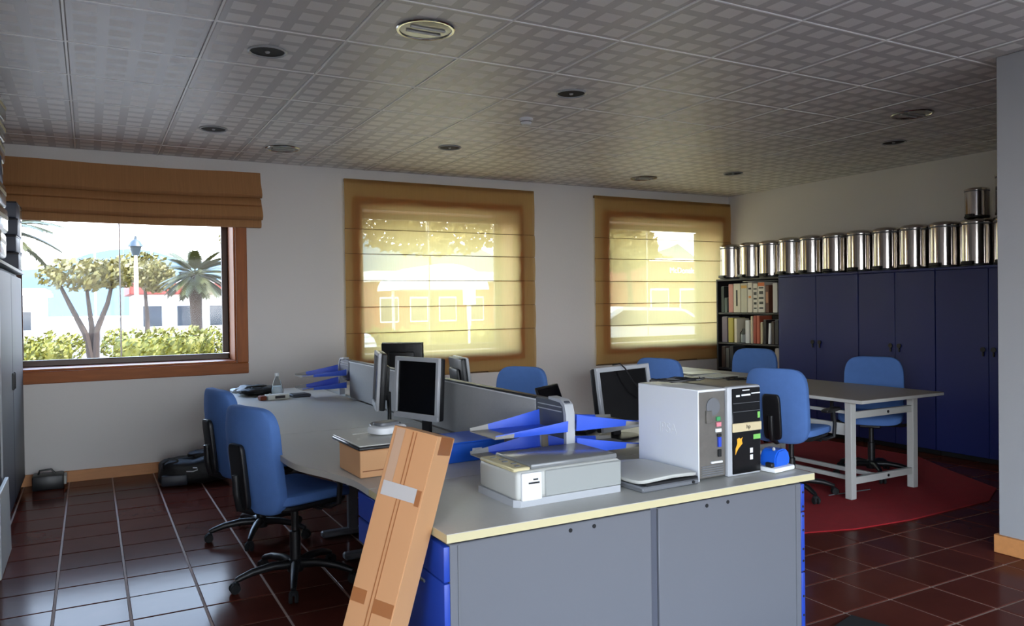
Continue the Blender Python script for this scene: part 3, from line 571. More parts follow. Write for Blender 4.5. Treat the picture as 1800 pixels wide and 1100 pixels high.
t = thing('network_router', 'rounded white device on the thin scanner beside the leaning carton', 'device', (1.18, 3.36, DZ+.139), D_(20)); bm = B(); supell(bm, (0, 0, .020), (.085, .062, .020), .45, .55, 10, 32); obj('body', bm, 'white', t); bm = B(); supell(bm, (0, .005, .046), (.06, .042, .010), .5, .6, 8, 28); obj('top_disc', bm, 'silverd', t); bm = B(); lathe(bm, [(0, 0), (.004, 0), (.004, .002), (0, .002)], 10, (-.06, -.047, .018), Matrix.Rotation(PI/2, 4, 'X')); obj('button', bm, 'black', t)
# clutter on the far left desk
t = thing('spray_bottle', 'clear plastic bottle with cone shoulder on the far left desk', 'bottle', (1.325, 6.42, DZ)); bm = B(); lathe(bm, [(0, 0), (.045, 0), (.048, .01), (.048, .05), (.036, .10), (.018, .145), (.014, .16), (0, .16)], 24); obj('body', bm, 'clear', t); bm = B(); lathe(bm, [(0, .16), (.016, .16), (.016, .185), (0, .187)], 18); obj('cap', bm, 'white', t); bm = B(); lathe(bm, [(0, .004), (.042, .004), (.044, .045), (.034, .08), (0, .08)], 24); obj('contents', bm, 'paper', t)
t = thing('black_bag', 'crumpled black bag lying at the far left desk corner', 'bag', (1.19, 6.62, DZ)); 
def lump(seed, a=.25): return lambda p: p*(1+a*mnoise.noise(p*14+Vector((seed, 0, 0)))+.12*mnoise.noise(p*40))
bm = B(); supell(bm, (0, 0, .040), (.15, .17, .036), .8, .8, 16, 36, lump(3)); obj('body', bm, 'leather', t); bm = B(); tube(bm, [(-.1, -.02, .045), (-.08, -.09, .075), (.0, -.12, .08), (.07, -.07, .075), (.09, -.0, .05)], .008, 8); obj('strap', bm, 'leather', t)
t = thing('carton_pack', 'small pale pack with dark printing beside the clear bottle', 'pack', (1.275, 6.19, DZ), D_(8)); bm = B(); box(bm, (0, 0, .02), (.17, .09, .038), .003); obj('box', bm, 'palecard', t); bm = B(); box(bm, (.01, -.0455, .02), (.08, .002, .02)); obj('print', bm, 'bcase', t, 0); bm = B(); box(bm, (-.115, 0, .018), (.05, .07, .034), .006); obj('red_end', bm, 'brick', t)
t = thing('keypad', 'dark grey slotted keypad beside the small pale pack', 'keypad', (1.47, 6.27, DZ), D_(5)); bm = B(); box(bm, (0, 0, .012), (.15, .12, .022), .006); obj('body', bm, 'charcoal', t)
for k in range(4): bm = B(); box(bm, (0, -.04+.027*k, .0245), (.12, .016, .004), .001); obj('key_row', bm, 'silverd', t)
bm = B(); supell(bm, (1.12, 6.86, DZ+.02), (.09, .05, .02), .8, .8, 12, 28, lump(8)); tag(obj('plastic_bag', bm, 'white'), 'small white crumpled plastic bag at the far desk corner', 'bag')

# ------------------------------------------------------------------ leaning long carton
th_ = math.atan2(.97-.79, 1.04-.43); A = Vector((math.sin(th_), 0, math.cos(th_))); E1 = Vector((math.cos(th_), 0, -math.sin(th_))); E2 = Vector((0, 1, 0)); a_ = D_(48)
D1 = E1*math.cos(a_)-E2*math.sin(a_); D2 = E1*math.sin(a_)+E2*math.cos(a_); w1, w2, Lc = .155, .14, 1.13
t = thing('long_carton', 'long slim brown carton leaning against the near desk corner', 'box')
topc = Vector((.947, 2.33, 1.04)); mc = Matrix(((D1.x, D2.x, A.x, 0), (D1.y, D2.y, A.y, 0), (D1.z, D2.z, A.z, 0), (0, 0, 0, 1)))
mid = topc-A*(Lc/2); low = min((mid-A*Lc/2+D1*sx*w1/2+D2*sy*w2/2).z for sx in (-1, 1) for sy in (-1, 1)); Lc += low/A.z if low < 0 else low/A.z
t.matrix_world = Matrix.Translation(topc-A*Lc) @ mc
bm = B(); box(bm, (0, 0, Lc/2), (w1, w2, Lc), .002); obj('box', bm, 'card', t)
bm = B(); box(bm, (w1/2+.0005, 0, Lc/2), (.001, w2-.003, Lc-.004)); obj('lit_side_face', bm, 'cardl', t, 0)  # paler card sheet paints the brighter lighting of this side into its colour
def patch(n, x, z, sx, sz, m_, d=.0006): bm = B(); box(bm, (x, -w2/2-d, z), (sx, .0008, sz)); return obj(n, bm, m_, t, 0)
for x in (-.006, .006): patch('flap_seam', x, Lc/2, .003, Lc-.01, 'tape')
patch('tape', -.05, Lc-.53, .05, .042, 'tape', .001); patch('tape', .04, Lc-.545, .07, .042, 'tape', .001); patch('tape', .064, Lc-.20, .016, .05, 'tape', .001)
patch('clear_tape', -.05, Lc-.10, .03, .19, 'btape', .0014); patch('silvery_tape', -.005, Lc-.195, .12, .045, 'gtape', .0018)
bm = B(); box(bm, (w1/2+.0014, .01, Lc-.03), (.0008, .10, .058)); obj('tape', bm, 'tape', t, 0)

# ------------------------------------------------------------------ floor things on the left
t = thing('black_holdall', 'bulging black holdall with loop handle on the floor below the left window', 'bag', (.74, 6.95, 0), D_(-8))
bm = B(); supell(bm, (0, 0, .105), (.27, .17, .10), .5, .5, 18, 44, lambda p: p*(1+.12*mnoise.noise(p*9))+Vector((0, 0, .07*max(0, p.x/.27)*(1 if p.z > 0 else 0)))); obj('body', bm, 'leather', t)
bm = B(); box(bm, (-.14, -.155, .055), (.20, .05, .09), .015, seg=2); obj('front_pocket', bm, 'shelf', t); bm = B(); tube(bm, [(-.22, -.12, .13), (-.225, -.12, .19), (-.18, -.12, .225), (-.12, -.12, .215), (-.09, -.12, .15)], .009, 8); obj('handle', bm, 'black', t)
bm = B(); tube(bm, [(-.05, -.165, .12), (.0, -.175, .118), (.035, -.175, .128), (.03, -.172, .145), (.0, -.17, .147)], .005, 6); obj('strap', bm, 'white', t); bm = B(); supell(bm, (.1, .02, .225), (.14, .10, .035), .8, .8, 12, 28, lump(5)); obj('jacket', bm, 'leather', t)
t = thing('black_case', 'flat black case on the floor against the window wall at far left', 'case', (-.30, 7.32, 0)); bm = B(); box(bm, (-.02, 0, .06), (.22, .18, .116), .012, seg=2); obj('case', bm, 'black', t); bm = B(); box(bm, (.10, 0, .07), (.02, .15, .07), .004); obj('end_cap', bm, 'cream', t); bm = B(); tube(bm, [(-.09, 0, .118), (-.08, 0, .15), (.0, 0, .155), (.03, 0, .118)], .008, 8); obj('handle', bm, 'black', t)

# ------------------------------------------------------------------ steel cupboards and stacks at far left
def cupboard(y0, y1, label):
    t = thing('steel_cupboard', label, 'cupboard', (-.75, (y0+y1)/2, 0), group='dark grey steel cupboards'); d = y1-y0
    bm = B(); box(bm, (-.02, 0, .87), (.50, d-.004, 1.74), .004); obj('carcass', bm, 'shelf', t); bm = B(); box(bm, (.0, 0, 1.752), (.56, d, .022), .003); obj('top', bm, 'shelf', t); bm = B(); box(bm, (.281, 0, 1.752), (.004, d, .018)); obj('top_edge', bm, 'palecard', t, 0)
    for s in (-1, 1):
        bm = B(); box(bm, (.25, s*d/4, .90), (.024, d/2-.012, 1.62), .004); dr = obj('door', bm, 'shelf', t); bm = B(); box(bm, (.268, s*.06, .95), (.014, .02, .12), .004); obj('handle', bm, 'black', dr)
    bm = B(); box(bm, (.264, -d/2+.014, .9), (.010, .022, 1.68), .002); obj('edge_profile', bm, 'silver', t)
cupboard(5.60, 7.44, 'dark grey steel cupboard in the corner beside the left window'); cupboard(3.76, 5.58, 'dark grey steel cupboard at the left edge nearest the camera')
rnd = random.Random(2)
for k in range(4):
    t = thing('carton', ['lowest', 'second', 'third', 'top'][k]+' dark grey carton of the corner stack beside the left window', 'box', (-.60, 7.10+rnd.uniform(-.01, .01), 1.764+.128*k), D_(rnd.uniform(-2, 2)), 'dark cartons stacked on the corner cupboard')
    bm = B(); box(bm, (0, 0, .063), (.26, .44, .124), .012, seg=2); obj('box', bm, 'greybox', t); bm = B(); box(bm, (.131, .10, .063), (.004, .16, .10), .001); obj('end_label', bm, 'foil', t); bm = B(); box(bm, (0, 0, .118), (.264, .444, .012), .002); obj('lid_band', bm, 'bcase', t)
for k in range(7):
    h = [.15, .15, .14, .13, .125, .12, .13][k]; z = 1.764+sum([.15, .15, .14, .13, .125, .12, .13][:k])
    t = thing('wrapped_package', ['lowest', 'second', 'third', 'fourth', 'fifth', 'sixth', 'topmost'][k]+' silvery wrapped package of the tall stack at the left edge', 'package', (-.585, 5.36+rnd.uniform(-.02, .02), z), D_(rnd.uniform(-4, 4)), 'silvery packages stacked at the left edge')
    bm = B(); box(bm, (0, 0, h/2), (.30, .42, h-.004), .016, seg=2); obj('wrapping', bm, 'foil' if k != 3 else 'greybox', t); bm = B(); box(bm, (.151, 0, h*.62), (.003, .40, .022), .001); obj('band', bm, 'edge', t)
t = thing('panel_board', 'pale grey board leaning on the cupboard at the left edge near the floor', 'board', (-.455, 5.25, .0)); bm = B(); box(bm, (.0, 0, .225), (.02, .62, .44), .003, rot=Matrix.Rotation(-.02, 4, 'Y')); obj('board', bm, 'cream', t); bm = B(); box(bm, (.013, -.30, .225), (.008, .02, .43), .002); obj('edge_strip', bm, 'silver', t)

# ------------------------------------------------------------------ blue cupboards, bookcase and steel bins on the right wall
CF = 6.82
def wardrobe(y0, y1, label):
    t = thing('blue_cupboard', label, 'cupboard', ((CF+XR)/2, (y0+y1)/2, 0), group='tall dark blue cupboards'); d = y1-y0; hx = (XR-CF)/2
    bm = B(); box(bm, (.010, 0, .88), (2*hx-.022, d-.003, 1.66), .002); obj('carcass', bm, 'cab', t); bm = B(); box(bm, (.03, 0, .025), (2*hx-.08, d-.01, .05)); obj('plinth', bm, 'blackm', t, 0); bm = B(); box(bm, (0, 0, 1.722), (2*hx-.002, d, .022), .002); obj('top', bm, 'cab', t)
    for s in (-1, 1):
        bm = B(); box(bm, (-hx+.010, s*d/4, .88), (.02, d/2-.005, 1.65), .002); dr = obj('door', bm, 'cab', t)
        bm = B(); lathe(bm, [(0, 0), (.022, 0), (.022, .006), (.014, .012), (0, .012)], 18, (-hx-.012, s*.045, 1.00), XROT); box(bm, (-hx-.006, s*.045, .96), (.012, .018, .04), .004); obj('lock_handle', bm, 'black', dr)
wardrobe(5.17, 6.20, 'dark blue double cupboard next to the bookcase'); wardrobe(4.36, 5.166, 'middle dark blue double cupboard behind the chair'); wardrobe(3.40, 4.356, 'dark blue double cupboard next to the white pier'); wardrobe(2.62, 3.396, 'dark blue double cupboard mostly hidden behind the white pier')
t = thing('bookcase', 'tall black bookcase with open shelves in the right corner', 'bookcase', (7.075, 6.715, 0)); d = 1.02; bx0, bx1 = -.19, .205
for s in (-1, 1): bm = B(); box(bm, (0, s*(d/2-.012), .85), (.43, .024, 1.70), .002); obj('side_panel', bm, 'bcase', t)
bm = B(); box(bm, (.206, 0, .85), (.012, d-.05, 1.68)); obj('back_panel', bm, 'bcase', t, 0)
for z in (.06, .31, .62, .935, 1.30): bm = B(); box(bm, (-.008, 0, z), (.40, d-.05, .022), .002); obj('shelf', bm, 'bcase', t)
bm = B(); box(bm, (0, 0, 1.711), (.43, d, .022), .002); obj('top', bm, 'bcase', t)
BM = {}
def bcol(c):
    if c not in BM: BM[c] = mat('book_cover', c, .6, var=.08, scale=10)
    return BM[c]
def book(y, z, wd, h, col, label, mark=None, lean=0, dep=.21):
    t = thing('book', label, 'book', (6.885, y, z), 0, 'books and binders in the bookcase'); t.rotation_euler = (lean, 0, 0)
    bm = B(); box(bm, (dep/2, 0, h/2), (dep, wd-.003, h), .003); obj('cover', bm, bcol(col), t); bm = B(); box(bm, (dep/2+.004, 0, h-.0005), (dep-.012, wd-.010, .004)); obj('pages', bm, 'paper', t, 0)
    if mark:
        for mz, mh, mw, mc_ in mark: bm = B(); box(bm, (-.0006, 0, h*mz), (.0016, (wd-.004)*mw, h*mh)); obj('spine_mark', bm, bcol(mc_), t, 0)
py = lambda px: 7.205-(px-1262)*.00907
K = (20, 20, 24); WH = (214, 208, 194); txt = [(.82, .05, .7, K), (.66, .10, .6, K), (.48, .06, .7, K), (.32, .08, .6, K), (.15, .05, .6, K)]
for x0, x1, h, col, l, mk in ((1266, 1272, .32, (30, 44, 44), 'dark green book at the window end of the top bookcase shelf', None), (1272, 1278, .18, (70, 84, 80), 'short grey green book near the window end of the top shelf', None), (1280, 1288.5, .345, (190, 128, 118), 'pink book on the top bookcase shelf', None),
    (1289, 1302, .35, (206, 198, 176), 'wide cream binder with black bar on the top shelf', [(.5, .55, .22, K)]), (1302.5, 1314, .35, (190, 186, 166), 'wide grey cream binder on the top shelf', [(.88, .10, .9, (196, 150, 70))]), (1314.5, 1323, .355, (214, 206, 190), 'white binder with orange spots on the top shelf', [(.8, .06, .6, K), (.52, .07, .5, (210, 130, 60))]),
    (1324, 1332, .34, WH, 'white book with black lettering left of the orange topped binder', txt), (1332.5, 1344, .355, WH, 'white binder with orange top and black lettering', [(.93, .12, .98, (206, 106, 52))]+txt), (1345, 1351, .32, (90, 50, 34), 'narrow dark brown book on the top shelf', [(.55, .4, .7, (170, 120, 90))]), (1357, 1365, .34, (206, 202, 196), 'white binder standing alone at the cupboard end of the top shelf', None)):
    book((py(x0)+py(x1))/2, 1.312, abs(py(x0)-py(x1)), h, col, l, mk)
for x0, x1, h, col, l in ((1267, 1277, .31, (120, 108, 120), 'purple grey book at the window end of the middle shelf'), (1279, 1288, .30, (176, 162, 70), 'yellow book on the middle bookcase shelf'), (1290, 1295, .29, (214, 204, 180), 'thin cream book beside the yellow one'), (1310, 1317, .27, (206, 206, 204), 'white book behind the clear jar on the middle shelf'), (1319.5, 1323, .32, (214, 200, 170), 'thin cream book left of the red ones'), (1324, 1329, .33, (160, 66, 48), 'dark red book left of its twin on the middle shelf'), (1329.5, 1335, .33, (176, 84, 60), 'brick red book right of its twin on the middle shelf'), (1336, 1340, .25, (200, 186, 150), 'short cream book right of the red ones'), (1341, 1346, .28, (40, 32, 34), 'black book on the middle shelf'), (1354, 1359, .26, (60, 46, 40), 'dark brown book on the middle shelf'), (1360, 1366, .28, (46, 42, 44), 'charcoal book at the cupboard end of the middle shelf')):
    book((py(x0)+py(x1))/2, .947, abs(py(x0)-py(x1)), h, col, l)
book(py(1350)-.006, .949, .034, .24, (226, 226, 230), 'white book leaning on the middle shelf', lean=.05)
for k, (x0, x1, h, col, l) in enumerate(((1266, 1273, .26, (60, 40, 36), 'dark maroon book on the low shelf'), (1274, 1280, .24, (90, 88, 84), 'grey book on the low shelf'), (1281, 1288, .27, (44, 44, 50), 'charcoal book on the low shelf'), (1360, 1367, .27, (176, 166, 160), 'pale book at the cupboard end of the low shelf'))): book((py(x0)+py(x1))/2, .632, abs(py(x0)-py(x1)), h, col, l)
t = thing('jar', 'clear jar with pale contents on the middle bookcase shelf', 'jar', (6.95, py(1302), .947)); bm = B(); lathe(bm, [(0, 0), (.05, 0), (.052, .12), (.03, .15), (.025, .17), (0, .17)], 20); obj('body', bm, 'clear', t); bm = B(); lathe(bm, [(0, .004), (.047, .004), (.048, .10), (0, .10)], 20); obj('contents', bm, 'cream', t)
# pedal bins
def make_bin():
    t = thing('pedal_bin', '', 'bin'); r = .136
    bm = B(); lathe(bm, [(0, .022), (r, .022), (r, .385), (0, .385)], 36); obj('body', bm, 'chrome', t)
    bm = B(); lathe(bm, [(0, 0), (r+.004, 0), (r+.006, .006), (r+.004, .024), (0, .024)], 36); obj('base_ring', bm, 'black', t)
    bm = B(); lathe(bm, [(r-.01, .386), (r+.006, .386), (r+.007, .402), (r+.001, .412), (r*.75, .428), (r*.3, .436), (0, .437)], 36); obj('lid', bm, 'chrome', t)
    bm = B(); lathe(bm, [(r-.01, .372), (r+.004, .372), (r+.004, .384), (r-.01, .384)], 36); obj('rim', bm, 'silverd', t)
    bm = B(); box(bm, (-r-.016, 0, .030), (.05, .10, .034), .008, seg=2); obj('pedal', bm, 'black', t)
    bm = B(); box(bm, (r+.004, 0, .39), (.014, .05, .05), .004); obj('hinge', bm, 'black', t); return t
bn = make_bin(); ys = [7.10, 6.77, 6.46, 6.165, 5.875, 5.57, 5.265, 4.965, 4.67, 4.37, 4.075, 3.775]; GB = 'steel pedal bins in a row on the cupboards'
od = ['first', 'second', 'third', 'fourth', 'fifth', 'sixth', 'seventh', 'eighth', 'ninth', 'tenth', 'eleventh', 'twelfth']
for k, y in enumerate(ys):
    l = '%s polished steel pedal bin from the window in the row on the cupboards' % od[k]; z = 1.722 if y > 6.36 else 1.733
    if k == 0: bn.location = (7.0, y, z); bn['label'] = l; bn['group'] = GB
    else: dup(bn, (7.0, y, z), random.Random(k).uniform(-.15, .15), l, GB)
sb = copy_tree(bn); sb.location = (7.0, 4.075, 1.733+.437); sb.scale = (.72, .72, .62); sb['label'] = 'smaller dark steel pedal bin standing on top of another bin'
sb2 = copy_tree(bn); sb2.location = (7.0, 3.775, 1.733+.437); sb2.scale = (.9, .9, .85); sb2['label'] = 'steel pedal bin on top of another bin half hidden by the white pier'

# ------------------------------------------------------------------ work tables on the right with rug
poly = [(3.2, 3.45), (3.9, 3.32), (4.21, 3.22), (4.7, 3.17), (5.6, 3.19), (6.0, 3.36), (6.3, 3.9), (6.62, 4.4), (6.62, 6.9), (3.2, 6.9)]
bm = B(); prism(bm, poly, .0008, .009); tag(obj('rug', bm, 'rug', None, 30), 'large dark red rug under the white legged tables', 'rug')
def worktable(y0, y1, label):
    t = thing('work_table', label, 'table', (5.20, (y0+y1)/2, .009), group='white legged work tables'); d = y1-y0; H = .731
    bm = B(); box(bm, (0, 0, H-.013), (.95, d-.004, .026), .004); obj('tabletop', bm, 'tabletop', t); bm = B(); box(bm, (-.4755, 0, H-.013), (.004, d-.006, .022), .001); obj('edge_band', bm, 'tleg', t)
    bm = B(); box(bm, (0, -d/2+.0015, H-.013), (.946, .004, .022), .001); obj('edge_band', bm, 'tleg', t); xl_, xr_ = -.40, .31
    for sy in (-1, 1):
        y = sy*(d/2-.15)
        for x in (xl_, xr_): bm = B(); box(bm, (x, y, (H-.026)/2), (.055, .055, H-.03), .003); l_ = obj('leg', bm, 'tleg', t); bm = B(); box(bm, (x, y, .006), (.05, .05, .010)); obj('foot_cap', bm, 'black', l_, 0)
        bm = B(); box(bm, ((xl_+xr_)/2, y, .605), (xr_-xl_-.05, .03, .05), .002); obj('cross_rail', bm, 'tleg', t); bm = B(); box(bm, ((xl_+xr_)/2, y, .13), (xr_-xl_-.05, .03, .05), .002); obj('cross_rail', bm, 'tleg', t)
        for z in (.605, .13): bm = B(); lathe(bm, [(0, 0), (.011, 0), (.011, .004), (0, .004)], 14, (xl_+.40, y-.016, z), Matrix.Rotation(PI/2, 4, 'X')); obj('bolt', bm, 'black', t)
    bm = B(); box(bm, (xl_, 0, .50), (.03, d-.36, .085), .002); obj('side_beam', bm, 'tleg', t); bm = B(); box(bm, (xl_, 0, .625), (.025, d-.36, .022), .002); obj('side_beam', bm, 'tleg', t)
    for x in (xl_+.08, xl_+.32): bm = B(); box(bm, (x, 0, .13), (.026, d-.334, .03), .002); obj('low_rail', bm, 'tleg', t)
worktable(3.56, 5.14, 'grey topped table with white steel legs nearest the white pier'); worktable(5.144, 6.72, 'grey topped table strewn with papers beside the bookcase')
rnd = random.Random(7); Z = .741
for k, (x, y, a, sx, sy, h, m_, l) in enumerate(((5.0, 6.15, 10, .5, .36, .012, 'paper', 'white papers fanned out on the far table'), (5.25, 5.75, -14, .42, .3, .014, 'cream', 'grey folder lying on the far table'), (5.15, 5.42, 8, .40, .30, .018, 'palecard', 'brown and cream folders at the near end of the far table'), (5.0, 4.72, 5, .3, .22, .012, 'paper', 'small stack of papers on the near table'))):
    t = thing('paper_stack', l, 'papers', (x, y, Z), D_(a), 'papers on the tables')
    for q in range(3): bm = B(); box(bm, (rnd.uniform(-.03, .03), rnd.uniform(-.02, .02), h*(q+.5)/3), (sx*.8, sy*.8, h/3-.0004), 0, rz=rnd.uniform(-.15, .15)); obj('sheet', bm, m_ if q != 1 else 'white', t, 0)
bm = B(); tube(bm, [(5.06+.10*math.sin(k*.6), 5.05+.07*math.cos(k*.6)+.004*k, Z+.012+.003*(k % 4)) for k in range(24)], .006, 6); tag(obj('cable_coil', bm, 'black'), 'coil of black cable on the far table behind the towers', 'cable')
bm = B(); box(bm, (2.93, 2.20, .004), (.28, .24, .007), .002, rz=.25); tag(obj('floor_mat', bm, 'blackm'), 'dark flat mat on the tiles beside the near desk end', 'mat')
bm = B(); tube(bm, [(4.75, 3.86, .012), (4.9, 3.84, .013), (5.05, 3.83, .012), (5.16, 3.82, .012)], .004, 6); tag(obj('pen', bm, 'silverd'), 'thin grey pen lying on the red rug under the table', 'pen')

# ------------------------------------------------------------------ outside the windows
GZ = -.06
bm = B(); box(bm, (10, 60, GZ-.1), (240, 200, .2)); struct('ground', bm, 'pave', smooth=0)
bm = B(); n = 60; prev = None
for k in range(n+1):
    x = -160+k*8; h = 30+9*math.sin(k*.23)+6*math.sin(k*.61+1)+3*mnoise.noise(Vector((k*.37, 0, 0))); v = [bm.verts.new((x, 330, -1)), bm.verts.new((x, 345, h*.6)), bm.verts.new((x, 370, h)), bm.verts.new((x, 420, -1))]
    if prev:
        for q in range(3): bm.faces.new((prev[q], v[q], v[q+1], prev[q+1]))
    prev = v
struct('hills', bm, 'hill')
def leaves(bm, n, fn, size, rnd):
    for k in range(n):
        p = fn(); s = size*rnd.uniform(.6, 1.3); d = Vector((rnd.gauss(0, 1), rnd.gauss(0, 1), rnd.gauss(0, 1))).normalized(); a = d.orthogonal().normalized()*s; b = d.cross(a).normalized()*s*.55
        bm.faces.new([bm.verts.new(p+q) for q in (-a, b*.9, a, -b*.9)])
def blob(rnd, c, s, shell=.55):
    def f():
        while 1:
            v = Vector((rnd.uniform(-1, 1), rnd.uniform(-1, 1), rnd.uniform(-1, 1)))
            if shell < v.length < 1: return Vector((c[0]+v.x*s[0], c[1]+v.y*s[1], c[2]+v.z*s[2]))
    return f
def hedge(x0, x1, y, h, seed, label):
    t = thing('hedge', label, 'hedge', ((x0+x1)/2, y, GZ), group='clipped hedges outside'); r = random.Random(seed); bm = B(); n = int((x1-x0)*2.2)+1
    for k in range(n): leaves(bm, 420, blob(r, (-(x1-x0)/2+(x1-x0)*(k+.5)/n, r.uniform(-.15, .15), h*.5+r.uniform(-.05, .05)), (.36, .55, h*.52), .6), .07, r)
    obj('foliage', bm, 'leaf', t, 0); bm = B(); box(bm, (0, 0, h*.4), (x1-x0-.3, .55, h*.74), .2, seg=3); obj('inner_growth', bm, 'leaf', t)
hedge(-1.9, -.25, 22.2, .95, 1, 'short yellow green hedge at the left edge of the clear window'); hedge(.35, 3.05, 22.0, 1.0, 2, 'long yellow green hedge below the palm outside'); hedge(7.0, 12.5, 21.5, .9, 3, 'low hedge seen through the glowing middle blind')
def tree(x, y, trunks, crown, seed, label, nl=1500, m_='leaf2', size=.11):
    t = thing('tree', label, 'tree', (x, y, GZ), group='trees outside'); r = random.Random(seed)
    for tr in trunks: bm = B(); tube(bm, tr, [.11*(1-.6*i/(len(tr)-1)) for i in range(len(tr))], 8); obj('trunk', bm, 'bark', t)
    bm = B()
    for c, s in crown: leaves(bm, nl, blob(r, c, s, .3), size, r)
    o = obj('foliage', bm, m_, t, 0)
tree(.02, 26, [[(0, 0, 0), (-.15, 0, .8), (-.55, 0, 1.7), (-.8, 0, 2.3)], [(.1, 0, 0), (.15, 0, .9), (.45, 0, 1.7), (.6, .1, 2.4)], [(0, .1, 0), (.02, .1, 1), (-.1, .1, 2.2)]], [((-.3, 0, 2.55), (1.15, .9, .5)), ((.7, .2, 2.6), (.9, .8, .45))], 5, 'low branching tree with thin forked trunks outside the left window', 800)
tree(1.75, 30, [[(0, 0, 0), (.02, 0, 1.2), (-.05, 0, 2.4)]], [((-.2, 0, 2.9), (1.1, .9, .6)), ((.3, 0, 2.6), (.7, .7, .5))], 6, 'small round tree left of the lamp post outside', 900)
tree(5.3, 30, [[(0, 0, 0), (.1, 0, 2), (0, 0, 3.4)]], [((-.1, 0, 4.2), (1.0, 1, 1.2))], 7, 'tall pale tree at the right edge of the clear window', 900)
tree(10.0, 24, [[(0, 0, 0), (.1, 0, 2), (0, 0, 3.2)]], [((0, 0, 4.4), (3.2, 1.6, 1.25))], 8, 'broad tree crown filling the top of the middle blind', 3600, size=.15)
tree(13.3, 17.5, [[(0, 0, 0), (.1, 0, 1.6), (0, 0, 2.6)]], [((-.2, 0, 3.1), (1.0, 1.0, .75))], 9, 'tree at the left of the right hand blind', 2200, size=.13)
tree(30, 40, [[(0, 0, 0), (.1, 0, 2.6), (0, 0, 4.0)]], [((0, 0, 3.9), (4.0, 2, 1.0))], 10, 'far tree row behind the red shop', 2600, size=.3)
def palm(x, y, hgt, seed, label, nf=34, L=1.25):
    t = thing('palm_tree', label, 'palm', (x, y, GZ)); r = random.Random(seed); bm = B(); tube(bm, [(0, 0, 0), (.03, 0, hgt*.4), (0, 0, hgt*.8), (.02, 0, hgt)], [.17, .16, .18, .12], 12); obj('trunk', bm, 'bark', t)
    for k in range(nf):
        az = r.uniform(0, 2*PI); el = r.uniform(-.6, 1.05); bm = B(); pts = [Vector((0, 0, hgt))]; d = Vector((math.cos(az)*math.cos(el), math.sin(az)*math.cos(el), math.sin(el)))
        for i in range(8): d = (d+Vector((0, 0, -.06-.02*i*.4))).normalized(); pts.append(pts[-1]+d*L/8)
        for i in range(2, 8):
            p = pts[i]; dd = (pts[i+1]-pts[i-1]).normalized(); sd_ = dd.cross(Vector((0, 0, 1))).normalized()
            for s in (-1, 1):
                for q in (0, .25, .5, .75):
                    b = p.lerp(pts[i+1], q); e = b+(sd_*s*.8+dd*.9+Vector((0, 0, -.25))).normalized()*.34*math.sin(PI*(i+1)/10); bm.faces.new([bm.verts.new(b-dd*.03), bm.verts.new(b+dd*.03), bm.verts.new(e)])
        tube(bm, pts, [.018]*4+[.01]*5, 4); obj('frond', bm, 'palm', t, 0)
palm(2.74, 24.5, 2.5, 4, 'short palm with thick trunk outside the left window', 60, 1.0); palm(-1.42, 15.5, 2.9, 6, 'tall palm whose fronds hang into the top left of the clear window', 30, 1.1)
# street lamp
t = thing('street_lamp', 'tall street lamp with grey green lantern outside the left window', 'street lamp', (1.10, 22.9, GZ))
bm = B(); lathe(bm, [(0, 0), (.20, 0), (.20, .25), (.13, .32), (.12, .75), (.09, .85), (.06, .95), (.05, 2.6), (.035, 2.95), (0, 2.95)], 20); obj('pole', bm, 'bwall', t)
bm = B(); lathe(bm, [(0, 2.95), (.08, 2.95), (.15, 3.18), (0, 3.18)], 12); lathe(bm, [(0, 3.18), (.2, 3.18), (.12, 3.32), (.04, 3.38), (.03, 3.46), (0, 3.48)], 12); obj('lantern', bm, 'lampiron', t)
for x, y, h, l in ((3.9, 60, 9, 'white flagpole left of the palm far outside'), (.35, 60, 7.5, 'thin white pole behind the low trees outside')): bm = B(); lathe(bm, [(0, GZ), (.07, GZ), (.06, h), (0, h+.05)], 10, (x, y, 0)); tag(obj('flagpole', bm, 'white'), l, 'pole')
def building(name, x, y, sx, sy, h, band, label, wallm, bandm, sign=None, wins=5):
    t = thing(name, label, 'building', (x, y, GZ)); bm = B(); box(bm, (0, 0, h/2), (sx, sy, h)); obj('wall', bm, wallm, t, 0); bm = B(); box(bm, (0, -.1, h-band/2), (sx+.5, sy+.6, band), .03); fb = obj('fascia', bm, bandm, t); bm = B(); box(bm, (0, 0, h+.08), (sx+.3, sy+.3, .14)); obj('roof', bm, 'bwall', t, 0)
    for k in range(wins):
        cx = -sx/2+sx*(k+.5)/wins; bm = B(); box(bm, (cx, -sy/2-.02, h*.42), (sx/wins*.62, .06, h*.42), .01); wn = obj('window', bm, 'bwall', t); bm = B(); box(bm, (cx, -sy/2-.055, h*.42), (sx/wins*.55, .03, h*.36)); obj('pane', bm, 'carglass', wn, 0)
    if sign: text('sign_lettering', sign[0], sign[1], 'canvas', fb, frame_m((sign[2], -sy/2-.42, h-band/2), (1, 0, 0), (0, 0, 1)), .02)
building('white_building', 6.4, 44, 9.0, 6, 2.75, .55, 'long white building with red orange fascia beyond the palm', 'bwall', 'redband', None, 6)
building('white_building', -6, 46, 8, 6, 2.4, .2, 'low white building behind the forked tree', 'bwall', 'bwall', None, 4)
building('restaurant', 27.5, 32, 9.0, 6, 3.45, .9, 'red brown restaurant with white sign lettering seen through the right blind', 'brick', 'redband', ("McDonald's", .38, -2.4), 5)
building('tan_building', 17.2, 40, 9.6, 6, 3.1, .4, 'long low tan building behind the white canopy', 'brick', 'bwall', None, 6)
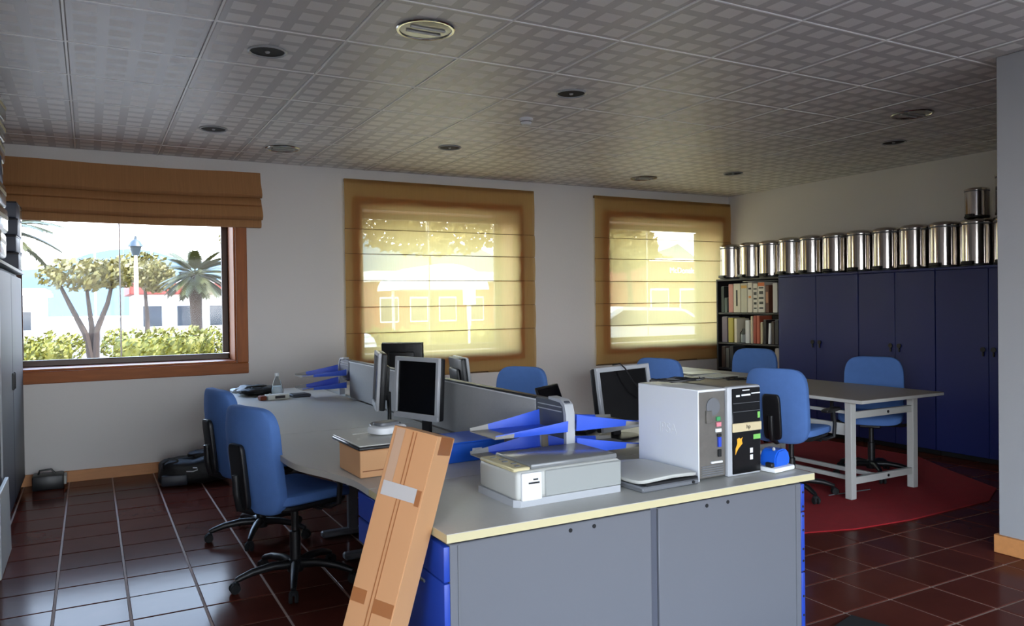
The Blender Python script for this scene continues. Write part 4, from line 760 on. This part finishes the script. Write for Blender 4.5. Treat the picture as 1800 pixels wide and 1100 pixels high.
# white parasol canopy behind the middle blind
t = thing('white_canopy', 'big white canopy glowing behind the middle blind', 'canopy', (9.5, 22.6, GZ)); bm = B(); n = 24; g = []
for i in range(n+1):
    a = PI*i/n; g.append([bm.verts.new((-1.4*math.cos(a), yy, 1.98+.78*math.sin(a))) for yy in (-1.2, 1.2)])
for a, b in zip(g, g[1:]): bm.faces.new((a[0], b[0], b[1], a[1]))
bm.faces.new([q[0] for q in g]); bm.faces.new([q[1] for q in g][::-1]); bmesh.ops.recalc_face_normals(bm, faces=bm.faces); obj('canopy', bm, 'canvas', t)
for x in (-1.3, 1.3): bm = B(); tube(bm, [(x, 0, 0), (x, 0, 2.0)], .05, 8); obj('post', bm, 'tleg', t)
t = thing('road_sign', 'small white road sign on a post behind the middle blind', 'sign', (8.1, 17, GZ)); bm = B(); tube(bm, [(0, 0, 0), (0, 0, 1.95)], .03, 8); obj('post', bm, 'tleg', t); bm = B(); box(bm, (0, -.04, 1.72), (.34, .02, .42), .01); obj('plate', bm, 'white', t)
# parked car
def car(loc, rz, label):
    t = thing('parked_car', label, 'car', loc, rz); prof = [(-2.1, .25), (2.1, .25), (2.15, .55), (2.0, .78), (1.15, .92), (.45, 1.38), (-1.0, 1.42), (-1.75, 1.0), (-2.1, .9), (-2.18, .55)]
    bm = B(); prism(bm, prof, -.82, .82, frame_m((0, 0, 0), (1, 0, 0), (0, 0, 1))); bmesh.ops.bevel(bm, geom=bm.edges[:], offset=.07, segments=3, affect='EDGES'); obj('body', bm, 'carpaint', t)
    bm = B(); prism(bm, [(-1.5, .98), (1.0, .96), (.42, 1.30), (-.95, 1.34)], -.83, .83, frame_m((0, 0, 0), (1, 0, 0), (0, 0, 1))); obj('side_window', bm, 'carglass', t, 0)
    for x in (-1.3, 1.35):
        for s in (-1, 1):
            bm = B(); lathe(bm, [(0, -.1), (.30, -.1), (.32, -.06), (.32, .06), (.30, .1), (0, .1)], 24, (x, s*.76, .32), Matrix.Rotation(PI/2, 4, 'X')); w_ = obj('wheel', bm, 'tyre', t); bm = B(); lathe(bm, [(0, -.01), (.19, -.01), (.17, .01), (0, .01)], 18, (x, s*.865, .32), Matrix.Rotation(PI/2, 4, 'X')); obj('hub_cap', bm, 'silver', w_)
car((11.75, 14.4, GZ), D_(-24), 'silver parked car low behind the right hand blind'); car((4.75, 20.2, GZ), D_(-68), 'pale parked car at the right end of the long hedge')
